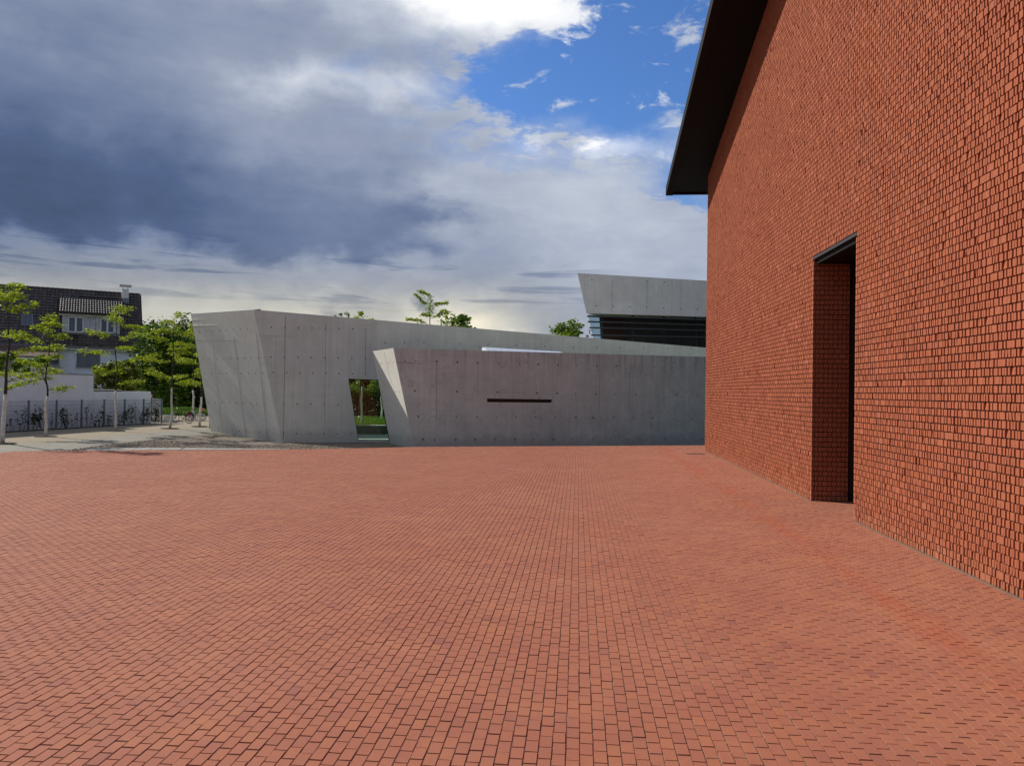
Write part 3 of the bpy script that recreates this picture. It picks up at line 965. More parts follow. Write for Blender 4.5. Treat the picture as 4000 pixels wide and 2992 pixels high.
# ------------------------------------------------------------------ concrete buildings
def edge_at(a, b, z):                       # point at height z on the line a-b
    t = (z - a.z) / (b.z - a.z)
    return a + (b - a) * t
def plane_n(a, b):                          # horizontal normal of a vertical plane through a-b, towards the camera
    d = (b - a); d.z = 0; d.normalize()
    n = Vector((d.y, -d.x, 0))
    return d, n
HOLE = None
def tie_hole(parent, p, n, r=.030):
    global HOLE
    if HOLE is None:
        me = bpy.data.meshes.new('tie_hole')
        vs, fs = [], []
        k = 10
        for j, (rr, zz) in enumerate(((1.0, .002), (.72, -.004), (.0, -.004))):
            if rr == 0: vs.append((0, 0, zz)); continue
            vs += [(rr * math.cos(6.2832 * q / k), rr * math.sin(6.2832 * q / k), zz) for q in range(k)]
        for q in range(k):
            fs.append((q, (q + 1) % k, k + (q + 1) % k, k + q))
            fs.append((k + q, k + (q + 1) % k, 2 * k))
        # outer rim sits 3 mm proud so nothing is coplanar with the wall
        vs = [(x, y, z * 1.0 + .006) for x, y, z in vs]
        me.from_pydata(vs, [], fs); me.materials.append(M['tie_hole']); HOLE = me
    o = bpy.data.objects.new('tie_hole', HOLE)
    q = Vector(n).to_track_quat('Z', 'Y')
    mw = Matrix.Translation(Vector(p)) @ q.to_matrix().to_4x4() @ Matrix.Diagonal((r, r, 1, 1))
    link(o, parent)
    o.matrix_local = chain(parent).inverted() @ mw
def joint(parent, a, b, n, w=.012):
    m = MB(); d = (Vector(b) - Vector(a)).normalized(); s = Vector(n).cross(d).normalized()
    m.obox((Vector(a) + Vector(b)) / 2 + Vector(n) * .001, (Vector(b) - Vector(a)) / 2, s * w / 2, Vector(n) * .003)
    m.build('formwork_joint', 'form_joint', parent)

def build_main():
    zb = -.6
    B0 = G(1099, 1717.6, -.20); OR = G(1521, 1716, -.20)
    d, n = plane_n(B0, OR)
    P = lambda x, y: RP(x, y, B0, n)
    T0 = P(991, 1209.6)
    B1 = G(826, 1696, -.21)
    e1, e2 = T0 - B0, B1 - B0
    nl = e1.cross(e2).normalized()
    if nl.dot(CAM - B0) < 0: nl = -nl
    T1 = RP(745, 1226, B0, nl)
    Tm = P(2754, 1358)
    far = (Tm - T0)
    TR = T0 + far * 1.5
    root = empty('concrete_pavilion', (B0.x, B0.y, -.25), 'long grey concrete pavilion with leaning corner and slanted glazed opening', 'building')
    OTL, OTR, OBL, OBR = P(1361, 1479), P(1480, 1484), P(1399.2, 1721), P(1524, 1721)
    def top_at(s):                            # point on the sloping top edge above station s
        t = s / far.normalized().dot(d) if True else 0
        k = (s - (T0 - B0).dot(d)) / (far.dot(d))
        return T0 + far * k
    st = lambda p: (p - B0).dot(d)
    U1, U2 = top_at(st(OTL)), top_at(st(OTR) + .0)
    b0, b1 = edge_at(B0, T0, zb), edge_at(B1, T1, zb)
    RB = B0 + d * st(TR); RB.z = zb
    low = lambda p, q: edge_at(p, q, zb)
    lo1, lo2 = Vector((OBL.x, OBL.y, zb)), Vector((OBR.x, OBR.y, zb))
    th = -n * .32
    m = MB()
    m.poly([b0, lo1, OBL, OTL, U1, T0]); m.poly([OTL, OTR, U2, U1]); m.poly([OBR, lo2, RB, TR, U2, OTR]); m.poly([lo1, lo2, OBR, OBL])
    # reveals of the opening
    for a, c in ((OBL, OTL), (OTL, OTR), (OTR, OBR), (OBR, OBL)):
        m.poly([a, c, c + th, a + th])
    # inner leaf
    m.poly([p + th for p in (b0, lo1, OBL, OTL, U1, T0)][::-1]); m.poly([p + th for p in (OTL, OTR, U2, U1)][::-1]); m.poly([p + th for p in (OBR, lo2, RB, TR, U2, OTR)][::-1])
    m.build('front_wall', 'concrete', root)
    m = MB()
    thl = -nl * .3
    m.poly([b1, b0, T0, T1]); m.poly([p + thl for p in (b1, b0, T0, T1)][::-1]); m.poly([T1, T0, T0 + thl, T1 + thl])
    m.build('side_wall', 'concrete_lit', root)  # lighter colour stands in for light grazing this face
    # roof a little below the parapet, back wall with a wide opening
    back = -n * 5.4
    m = MB()
    dz = Vector((0, 0, -.25))
    m.poly([T0 + dz + th, TR + dz + th, TR + dz + back, T1 + dz])
    m.poly([T0, TR, TR + th, T0 + th])
    m.poly([T1 + dz * 2, TR + dz * 2 + back, TR + dz * 2 + th, T0 + dz * 2 + th])
    m.build('roof', 'concrete_lit', root)
    # back wall panels either side of the view through
    def bp(x, y): return RP(x, y, B0 + back, n)
    L, R = bp(1325, 1600), bp(1560, 1600)
    sl, sr = st(L), st(R)
    m = MB()
    def pan(s0, s1, z0, z1f):
        a = B0 + back + d * s0; c = B0 + back + d * s1
        m.hexa([Vector((q.x, q.y, z0)) for q in (a, c, c - n * .25, a - n * .25)] + [Vector((q.x, q.y, z)) for q, z in ((a, z1f), (c, z1f), (c - n * .25, z1f), (a - n * .25, z1f))])
    pan(-3.0, sl, zb, top_at(0).z - .3); pan(sr, st(TR), zb, top_at(st(TR)).z - .1)
    pan(sl, sr, 3.3, 4.0)
    m.build('back_wall', 'concrete', root)
    # floor inside: pale slab, dark green-grey riser with a bright nosing
    inner = lambda s, k, z: Vector(((B0 + d * s - n * k).x, (B0 + d * s - n * k).y, z))
    sa, sb = st(OBL) - 2.5, st(OBR) + 3.5
    m = MB(); m.hexa([inner(sa, .33, -.5), inner(sb, .33, -.5), inner(sb, 4.6, -.5), inner(sa, 4.6, -.5)] + [inner(sa, .33, -.24), inner(sb, .33, -.24), inner(sb, 4.6, -.24), inner(sa, 4.6, -.24)])
    m.build('floor', 'step_pale', root)
    m = MB(); m.hexa([inner(sa, 4.2, -.235), inner(sb, 4.2, -.235), inner(sb, 4.5, -.235), inner(sa, 4.5, -.235)] + [inner(sa, 4.2, .12), inner(sb, 4.2, .12), inner(sb, 4.5, .12), inner(sa, 4.5, .12)])
    rz = m.build('parapet', 'step_green', root)
    m = MB(); m.hexa([inner(sa, 4.18, .122), inner(sb, 4.18, .122), inner(sb, 4.52, .122), inner(sa, 4.52, .122)] + [inner(sa, 4.18, .145), inner(sb, 4.18, .145), inner(sb, 4.52, .145), inner(sa, 4.52, .145)])
    m.build('nosing', 'white_paint', rz)
    # glazing with a slim frame
    pane = [q + th * .62 for q in (OBL, OBR, OTR, OTL)]
    m = MB()
    for a, c in ((pane[0], pane[3]), (pane[3], pane[2]), (pane[2], pane[1]), (pane[0], pane[1])):
        m.bar(a, c, .05, .05, n)
    fr = m.build('window_frame', 'black_metal', root)
    m = MB(); m.poly(pane); m.poly([q + th * .04 for q in pane][::-1]); m.build('pane', 'clear_glass', fr)
    # tie holes in rows and formwork joints
    def holes_px(rows, proj, nn, r):
        for (xa, ya, xc, yc, k) in rows:
            for q in range(k):
                t = q / max(1, k - 1)
                tie_hole(root, proj(xa + (xc - xa) * t, ya + (yc - ya) * t), nn, r)
    rows = [(1060, 1278.5, 1378, 1285, 7), (1504, 1338.5, 1656, 1338, 3), (1795, 1343, 2240, 1356, 5), (2330, 1357, 2700, 1362, 5),
            (1059, 1394, 1427, 1401, 8), (1068, 1455, 1427, 1460.5, 8), (1109, 1577.5, 1320, 1580, 5), (1107, 1693, 1371, 1694.5, 6)]
    holes_px(rows, P, n, .026)
    PL = lambda x, y: RP(x, y, B0, nl)
    rows = [(780, 1297, 966, 1284, 8), (794, 1402.5, 1009, 1398, 9), (801, 1459.5, 1028, 1458.5, 9), (814, 1571.5, 1032, 1577, 9), (854, 1677, 1070, 1692, 9)]
    holes_px(rows, PL, nl, .024)
    for (xa, ya, xc, yc, w) in ((1115, 1235, 1107, 1716, .016), (1273, 1260, 1266, 1716, .008), (1428, 1285, 1427, 1462, .012), (1012, 1312, 1150, 1314, .006),
                                (1634, 1322, 1634, 1352, .008), (1874, 1345, 1874, 1362, .008), (2152, 1352, 2152, 1376, .008)):
        joint(root, P(xa, ya), P(xc, yc), n, w)
    for (xa, ya, xc, yc, w) in ((914, 1316, 960, 1712, .010), (1000, 1300, 1046, 1716, .012), (825, 1290, 870, 1700, .004), (762, 1330, 930, 1332, .006)):
        joint(root, PL(xa, ya), PL(xc, yc), nl, w)
    return B0, d, n
MAIN = build_main()

def build_low():
    zb = -.75
    C0 = G(1616.5, 1744.5, -.22)
    R0 = G(2750, 1741, -.30)
    d, n = plane_n(C0, R0)
    P = lambda x, y: RP(x, y, C0, n)
    T0, TR_ = P(1536, 1359.5), P(2754, 1394)
    st = lambda p: (p - C0).dot(d)
    D0_ = G(1523, 1727, -.24)
    ne = (T0 - C0).cross(D0_ - C0).normalized()
    if ne.dot(CAM - C0) < 0: ne = -ne
    TD = RP(1455.7, 1372, C0, ne)
    TR = T0 + (TR_ - T0) * 1.35
    root = empty('concrete_annexe', (C0.x, C0.y, -.3), 'low grey concrete block with slit window and sunlit leaning end', 'building')
    c0, d0 = edge_at(C0, T0, zb), edge_at(D0_, TD, zb)
    RB = C0 + d * st(TR); RB.z = zb
    s = [P(1902.5, 1556.5), P(2160, 1560.5), P(2156, 1573), P(1903, 1571)]
    m = MB()
    tA, tB = T0 + (TR - T0) * ((st(s[0]) - st(T0)) / (st(TR) - st(T0))), T0 + (TR - T0) * ((st(s[1]) - st(T0)) / (st(TR) - st(T0)))
    bA, bB = C0 + d * st(s[3]), C0 + d * st(s[2])
    bA.z = bB.z = zb
    m.poly([c0, bA, s[3], s[0], tA, T0]); m.poly([s[0], s[1], tB, tA]); m.poly([bB, RB, TR, tB, s[1], s[2]]); m.poly([bA, bB, s[2], s[3]])
    th = -n * .26
    for a, c in zip(s, s[1:] + s[:1]): m.poly([a, c, c + th, a + th])
    m.build('front_wall', 'concrete_cool', root)
    m = MB(); m.poly([d0, c0, T0, TD]); m.build('end_wall', 'concrete_lit', root)
    depth = (TD - T0)
    m = MB()
    back = -n * 1.6
    m.poly([T0, TR, TR + back, TD]); m.poly([TD, TR + back, Vector((RB.x, RB.y, zb)) + back, d0])
    m.build('roof', 'concrete', root)
    m = MB(); m.poly([q + th * .8 for q in s]); w = m.build('slit_window', 'black_paint', root)
    m = MB()
    for a, c in ((s[0], s[1]), (s[1], s[2]), (s[2], s[3]), (s[3], s[0])): m.bar(a + th * .7, c + th * .7, .025, .025, n)
    m.build('window_frame', 'black_metal', w)
    # pale metal rooflight lying along the parapet
    a, c = P(1910, 1372), P(2222, 1384)
    m = MB()
    up = Vector((0, 0, 1))
    m.hexa([a - n * .12, c - n * .12, c - n * .9, a - n * .9, a - n * .55 + up * .17, c - n * .55 + up * .12 - d * .15, c - n * .85 + up * .12 - d * .15, a - n * .85 + up * .17])
    m.build('rooflight', 'flashing', root)
    rows = [(1584, 1410, 1625, 1411, 2), (1709, 1412, 1950, 1420, 4), (2030, 1421, 2330, 1430, 5), (2404, 1430, 2700, 1438, 5),
            (1620, 1527, 1786, 1529.5, 2), (1946, 1532, 2250, 1538, 5), (2327, 1539, 2720, 1545, 6),
            (1633, 1626, 1782, 1628, 2), (1862, 1628, 2250, 1630, 6), (2320, 1631, 2700, 1634, 6),
            (1652, 1716, 1700, 1718, 2), (1778, 1717, 2240, 1716, 7), (2315, 1716, 2740, 1716, 7)]
    for (xa, ya, xc, yc, k) in rows:
        for q in range(k):
            t = q / max(1, k - 1)
            tie_hole(root, P(xa + (xc - xa) * t + random.uniform(-4, 4), ya + (yc - ya) * t), n, random.choice((.022, .026, .034)))
    PE = lambda x, y: RP(x, y, C0, ne)
    for (x, y) in ((1488, 1419.5), (1520, 1416), (1536, 1414.5), (1545, 1529), (1559, 1530), (1497, 1529), (1516, 1620), (1550, 1704), (1569, 1708), (1587, 1712), (1598, 1714)):
        tie_hole(root, PE(x, y), ne, .020)
    joint(root, P(1549, 1414.5), P(1648, 1421), n, .016)
    for x, y0, y1, w in ((1707, 1410, 1640, .012), (1868, 1420, 1536, .005), (2176, 1445, 1535, .004), (2460, 1450, 1600, .004)): joint(root, P(x, y0), P(x - 3, y1), n, w)
    joint(root, PE(1500, 1375), PE(1530, 1500), ne, .006)
build_low()

def build_upper():
    Y0 = 38.0
    A, Bq = PY(2255.7, 1067, Y0), PY(2760, 1097, Y0 + 1.6)
    d, n = plane_n(A, Bq)
    P = lambda x, y: RP(x, y, A, n)
    TL, BL = P(2255.7, 1067), P(2291, 1224)
    TR, BR = P(2760, 1097), P(2760, 1238)
    TR, BR = TL + (TR - TL) * 2.4, BL + (BR - BL) * 2.4
    root = empty('upper_storey', (BL.x, BL.y, 0), 'raised concrete storey with deep grey fascia above louvred windows', 'building')
    back = -n * 7.0
    cut = d * 1.0
    m = MB()
    m.poly([BL, BR, TR, TL]); m.poly([TL, TR, TR + back, TL + back + cut * 4]); m.poly([BR, BL, BL + back + cut * 5, BR + back]); m.poly([BL, TL, TL + back + cut * 4, BL + back + cut * 5])
    m.build('fascia', 'concrete_upper', root)
    for x, w in ((2393, .012), (2528, .008), (2659, .006)): joint(root, P(x, 1095 if x < 2400 else 1105), P(x - 3, 1222), n, w)
    for (xa, ya, xc, yc, k) in ((2329, 1195, 2724, 1208, 7), (2312, 1093, 2312, 1093, 1), (2528, 1099, 2595, 1102, 2)):
        for q in range(k):
            t = q / max(1, k - 1); tie_hole(root, P(xa + (xc - xa) * t, ya + (yc - ya) * t), n, .034)
    # louvres: four blades in front of the glazing
    for (x0, y0, x1, y1) in ((2294, 1236.5, 2757, 1251.5), (2297, 1258, 2757, 1272), (2303, 1281.5, 2757, 1293.5), (2310, 1310.5, 2757, 1319.5)):
        a, c = P(x0, y0), P(x1, y1)
        c = a + (c - a) * 1.8
        m = MB()
        off = n * .02
        m.hexa([a + off, c + off, c - n * .30, a - n * .30 + d * .05, a + off + Vector((0, 0, .055)), c + off + Vector((0, 0, .055)), c - n * .30 + Vector((0, 0, .03)), a - n * .30 + d * .05 + Vector((0, 0, .03))])
        m.build('louvre_blade', 'louvre_metal', root)
    for x in (2361, 2481.5, 2603, 2728):
        m = MB(); a, c = P(x, 1228), P(x, 1370); wdt = .14 if x > 2700 else .05
        m.bar(a - n * .36, c - n * .36, wdt, .06, d); m.build('mullion', 'louvre_metal', root)
    # glazed corner, dark rooms behind
    g = -n * .45
    m = MB(); m.poly([P(2306, 1226) + g, P(2361, 1226) + g, P(2361, 1345) + g, P(2332, 1345) + g]); m.build('corner_pane', 'sky_glass', root)
    m = MB(); m.bar(P(2320, 1285) + g - n * .5, P(2336, 1285) + g - n * .5, .03, .03); m.bar(P(2320, 1285) + g - n * .5, P(2324, 1300) + g - n * .5, .03, .03); m.build('window_latch', 'black_metal', root)
    m = MB()
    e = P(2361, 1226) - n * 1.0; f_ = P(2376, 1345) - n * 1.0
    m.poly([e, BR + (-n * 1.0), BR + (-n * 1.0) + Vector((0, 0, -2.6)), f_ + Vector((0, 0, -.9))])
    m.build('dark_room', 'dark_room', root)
    m = MB(); q = -n * .9
    m.poly([P(2368, 1228) + q, P(2437, 1230) + q, P(2468, 1345) + q, P(2384, 1345) + q]); m.build('wall_panel', 'red_panel', root)
    m = MB(); m.box((0, 0, 0), (.001, .001, .001))
    # supporting storey below so that nothing floats
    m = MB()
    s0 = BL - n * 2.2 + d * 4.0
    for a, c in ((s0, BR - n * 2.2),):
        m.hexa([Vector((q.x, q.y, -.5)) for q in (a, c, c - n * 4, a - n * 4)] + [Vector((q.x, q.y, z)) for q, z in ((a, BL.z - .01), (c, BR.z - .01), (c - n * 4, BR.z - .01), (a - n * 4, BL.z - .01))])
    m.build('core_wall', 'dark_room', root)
build_upper()

# ------------------------------------------------------------------ plants
def leaf_quads(C, size, rng, flat=.5, aspect=.55):
    """leaf blades as bent quads; C (n,3) -> V (n,4,3)"""
    n = len(C)
    a = rng.uniform(0, 2 * math.pi, n)
    u = np.stack([np.cos(a), np.sin(a), rng.normal(-.15, .45 * (1.2 - flat), n)], 1)
    u /= np.linalg.norm(u, axis=1)[:, None]
    w = rng.normal(0, 1, (n, 3)); w[:, 2] *= (1.15 - flat)
    w -= (w * u).sum(1)[:, None] * u
    w /= np.linalg.norm(w, axis=1)[:, None] + 1e-9
    s = size * rng.uniform(.65, 1.35, n)
    L = u * s[:, None]; Wd = w * (s * aspect)[:, None]
    V = np.stack([C - L * .5, C + Wd * .5 + L * .05, C + L * .6, C - Wd * .5 + L * .05], 1)
    return V
def leaves(name, C, size, mat, parent, rng, flat=.5, aspect=.55, tint=None, kind=None):
    V = leaf_quads(C, size, rng, flat, aspect)
    n = len(C)
    F = np.arange(n * 4).reshape(n, 4)
    t = np.clip(rng.normal(.5, .22, n), 0, 1) if tint is None else tint
    return np_mesh(name, V.reshape(-1, 3), F, t, mat, parent, kind)

def locust(pos, height, spread, label, seed, white=1.5, lean=(0, 0), dens=1.0, group=None, rbase=.06, first=.42, pit=True, cat='tree', leafsize=.088, top_light=0.0):
    rng = np.random.default_rng(seed)
    p = Vector(pos)
    t = empty('locust_tree', p, label, cat, group)
    n = 9
    tr = []
    for k in range(n):
        f = k / (n - 1)
        tr.append(p + Vector((lean[0] * f + rng.normal(0, .03) * (k > 0), lean[1] * f + rng.normal(0, .03) * (k > 0), height * .97 * f - .02)))
    def at(z):
        z = min(max(z, 0), height * .969)
        f = z / (height * .97) * (n - 1); k = min(int(f), n - 2)
        return tr[k].lerp(tr[k + 1], f - k)
    rad = lambda z: max(.006, rbase * (1 - .88 * z / height))
    # painted foot and bare bark above
    zs = np.linspace(-.02, white, 7)
    m = MB(); m.tube([at(max(z, 0)) + Vector((0, 0, min(z, 0))) for z in zs], [rad(z) * (1.08 + .02 * rng.normal()) for z in zs], 10); m.build('painted_trunk', 'white_bark', t, True)
    zs = np.linspace(white, height * .969, 10)
    m = MB(); m.tube([at(z) for z in zs], [rad(z) for z in zs], 8); m.build('trunk', 'bark', t, True)
    C = []
    m = MB()
    nb = int(13 * dens)
    for k in range(nb):
        f = first + (1 - first) * ((k + rng.uniform(0, .9)) / nb) * .97
        z = height * f
        a = k * 2.399 + rng.uniform(-.5, .5)
        gq = (f - first) / (1 - first); shape = (1 - gq) ** .75 * (.75 + .25 * min(1, gq * 5))
        L = spread * (.28 + .95 * shape) * rng.uniform(.6, 1.2)
        rise = rng.uniform(.10, .60)
        b0 = at(z)
        pts = [b0]
        dirv = Vector((math.cos(a), math.sin(a), rise))
        for q in range(1, 6):
            dirv = (dirv + Vector((rng.normal(0, .16), rng.normal(0, .16), rng.normal(-.02, .11)))).normalized()
            pts.append(pts[-1] + dirv * L / 5)
        r0 = rad(z) * .45
        m.tube(pts, [max(.004, r0 * (1 - .8 * q / 5)) for q in range(6)], 5, False)
        # twigs either side carrying flat feathery sprays
        nt = 5 + int(L * 5)
        for q in range(nt):
            g = .22 + .78 * (q + rng.random()) / nt
            kk = min(4, int(g * 5)); c = pts[kk].lerp(pts[kk + 1], g * 5 - kk)
            bd = (pts[kk + 1] - pts[kk]).normalized()
            sidev = Vector((-bd.y, bd.x, 0)) * (1 if q % 2 else -1)
            tl = rng.uniform(.16, .42) * (.55 + spread * .3) * (1.1 - .4 * g)
            tv = (sidev * rng.uniform(.5, 1.1) + bd * rng.uniform(.3, .9) + Vector((0, 0, rng.uniform(-.28, .22)))).normalized()
            e = c + tv * tl
            if rng.random() < .6: m.tube([c, e], [.004, .002], 3, False)
            nl = int(rng.uniform(22, 40) * dens)
            ff = rng.random(nl) ** .8 * 1.08
            base = np.array(c)[None] + np.outer(ff, np.array(tv * tl))
            C.append(base + rng.normal(0, 1, (nl, 3)) * np.array([.062, .062, .032]) - np.outer(ff ** 2, [0, 0, .06]))
        nl = 16
        C.append(np.array(pts[-1])[None] + rng.normal(0, 1, (nl, 3)) * np.array([.08, .08, .045]))
    # spray at the top
    for q in range(12):
        c = at(height * rng.uniform(.80, .97))
        C.append(np.array(c)[None] + rng.normal(0, 1, (16, 3)) * np.array([.13, .13, .07]))
    m.build('limbs', 'bark', t)
    C = np.concatenate(C)
    leaves('crown', C, leafsize, 'leaf_locust', t, rng, .62, .42)
    if pit:
        m = MB(); k = 14
        m.poly([(p.x + .36 * math.cos(6.2832 * q / k) * rng.uniform(.9, 1.1), p.y + .36 * math.sin(6.2832 * q / k) * rng.uniform(.9, 1.1), -.004) for q in range(k)])
        o = m.build('tree_pit', 'soil', t)
    return t

def broadleaf(pos, height, spread, label, seed, mat='leaf_dark', leafsize=.26, count=6500, trunk=.16, clumps=16, base=.25, cat='tree', group=None, name='broadleaf_tree'):
    rng = np.random.default_rng(seed)
    p = Vector(pos)
    t = empty(name, p, label, cat, group)
    m = MB()
    top = p + Vector((rng.normal(0, .3), rng.normal(0, .3), height * .85))
    m.tube([p - Vector((0, 0, .1)), p.lerp(top, .4) + Vector((.1, 0, 0)), top], [trunk, trunk * .65, trunk * .15], 8)
    m.build('trunk', 'bark', t, True)
    m = MB(); C = []; T = []
    for k in range(clumps):
        f = base + (1 - base) * (k + .5) / clumps
        a = k * 2.399 + rng.uniform(-.4, .4)
        sh = math.sqrt(max(.05, 1 - (2 * (f - base) / (1 - base) - .85) ** 2 / 1.4))
        r = spread * sh * rng.uniform(.35, .85)
        c = p + Vector((math.cos(a) * r, math.sin(a) * r, height * f))
        m.tube([p + Vector((0, 0, height * f * .6)), p.lerp(c, .55) + Vector((0, 0, height * f * .12)), c], [trunk * .3, trunk * .18, .012], 5, False)
        cr = spread * rng.uniform(.30, .52)
        nn = int(count / clumps)
        v = rng.normal(0, 1, (nn, 3)); v /= np.linalg.norm(v, axis=1)[:, None]
        rr = cr * rng.random(nn) ** .45
        lump = 1 + .22 * np.sin(v[:, 0] * 5 + k) * np.cos(v[:, 1] * 4 + k) + .15 * np.sin(v[:, 2] * 7)
        q = np.array(c)[None] + v * (rr * lump)[:, None] * np.array([1, 1, .72])
        C.append(q); T.append(np.clip(rng.normal(.5 + .14 * rng.normal(), .2, nn), 0, 1))
    m.build('limbs', 'bark', t)
    C = np.concatenate(C); C[:, 2] = np.maximum(C[:, 2], .05)
    leaves('crown', C, leafsize, mat, t, rng, .4, .7, np.concatenate(T))
    return t

def build_row_trees():
    rowg = None
    T = [((9, 1730), 4.75, 1.35, 1.45, 31, 'young locust tree with thick leaning whitewashed trunk at the path corner', .060, (.12, 0)),
         ((178, 1703), 4.1, 1.05, 1.35, 32, 'locust tree with drooping low branch and blotchy whitewashed trunk before the fence', .044, (.05, 0)),
         ((451, 1682), 4.95, 1.35, 1.55, 33, 'locust tree with straight whitewashed trunk before the step in the white wall', .042, (-.05, 0)),
         ((663, 1672), 4.85, 1.45, 1.70, 34, 'locust tree with bent whitewashed trunk beside the black bicycle', .046, (.14, 0)),
         ((780, 1664), 4.6, 1.5, 1.30, 36, 'locust tree with whitewashed trunk close to the pavilion corner', .050, (.10, 0)),
         ((750, 1639), 5.2, 1.6, 1.55, 35, 'slim locust tree with whitewashed trunk behind the bicycle', .055, (.05, 0))]
    for (px, h, sp, wh, seed, lab, rb, lean) in T:
        locust(G(*px), h, sp, lab, seed, wh, lean, .95, 'row of whitewashed locust trees', rb, .33)
    # seen through the glazed opening
    locust(G(1413, 1660, .1), 4.6, 1.2, 'locust tree with pale trunk standing on the lawn behind the pavilion', 41, 1.75, (0, 0), 1.0, 'lawn trees', .045, .42, False)
    locust(G(1489, 1637, .1), 5.0, 1.4, 'slim pale-trunked locust tree by the hedge behind the pavilion', 42, 1.65, (.1, 0), 1.0, 'lawn trees', .045, .42, False)
    # rising above the pavilion roof
    q = PY(1678, 1400, 44)
    locust((q.x, q.y, 0), 7.6, 1.9, 'thin feathery locust tree rising above the sloping pavilion roof', 43, .2, (0, 0), .8, None, .08, .5, False, leafsize=.14)
    q = PY(1408, 1400, 43)
    locust((q.x, q.y, 0), 6.05, 1.2, 'locust tree whose green tip just clears the pavilion roof', 44, .2, (.1, 0), .8, None, .08, .45, False, leafsize=.13)
build_row_trees()

def build_background_trees():
    # dense wood behind the path
    spec = [((640, 52), 5.6, 2.8, 51, 'leaf_wood'), ((730, 58), 6.4, 3.4, 52, 'leaf_dark'), ((830, 56), 5.5, 3.2, 53, 'leaf_wood'), ((950, 62), 6.6, 3.6, 54, 'leaf_dark'), ((590, 66), 6.8, 3.2, 55, 'leaf_wood')]
    labs = ['dark broadleaf tree right behind the end of the wire fence', 'tallest dark broadleaf tree in the wood behind the bicycle', 'dark spreading tree of the wood beside the pavilion corner',
            'dark broadleaf tree mostly behind the pavilion', 'dark tree beyond the gable end of the white house']
    for ((px, Y), h, sp, seed, mt), lab in zip(spec, labs):
        q = PY(px, 1500, Y)
        broadleaf((q.x, q.y, 0), h, sp, lab, seed, mt, .25, 7500, .2, 24, .06, group='wood behind the path')
    # seen through the opening
    spec = [((1330, 52), 6.2, 3.0, 61), ((1440, 56), 6.0, 3.2, 62), ((1560, 54), 5.6, 3.0, 63)]
    labs = ['dark tree over the hedge at the left side of the glazed opening', 'dark broadleaf tree behind the middle of the hedge', 'dark broadleaf tree behind the hedge and the concrete annexe']
    for ((px, Y), h, sp, seed), lab in zip(spec, labs):
        q = PY(px, 1500, Y)
        broadleaf((q.x, q.y, 0), h, sp, lab, seed, 'leaf_dark', .3, 5000, .18, 16, .2, group='trees behind the lawn')
    q = PY(1785, 1400, 50); broadleaf((q.x, q.y, 0), 6.5, 1.8, 'round green treetop beside the feathery tree above the pavilion', 64, 'leaf_mid', .2, 3800, .14, 14, .45)
    q = PY(2212, 1400, 56); broadleaf((q.x, q.y, 0), 6.6, 1.9, 'round green treetop beside the louvred upper storey', 65, 'leaf_mid', .22, 4200, .14, 14, .45)
    # bamboo-like bush behind the low part of the white wall
    for px, Y, h, sp, seed, lab in ((415, 37, 2.75, .95, 66, 'yellow-green feathery bush behind the low white wall'), (490, 38, 2.9, .95, 67, 'olive bush next to the feathery bush behind the low white wall')):
        q = PY(px, 1500, Y)
        broadleaf((q.x, q.y, 0), h, sp, lab, seed, 'leaf_bamboo', .15, 4200, .05, 14, .2, 'bush', 'bushes behind the white wall', 'garden_bush')
    for px, Y, h, sp, seed, lab in ((18, 45, 3.6, 1.2, 68, 'dark climbing shrub under the porch'), (150, 45, 3.4, 1.0, 69, 'leafy shrub between the porch posts')):
        q = PY(px, 1500, Y)
        broadleaf((q.x, q.y, 0), h, sp, lab, seed, 'leaf_mid', .18, 2600, .05, 12, .3, 'shrub', 'shrubs at the porch', 'garden_shrub')
build_background_trees()

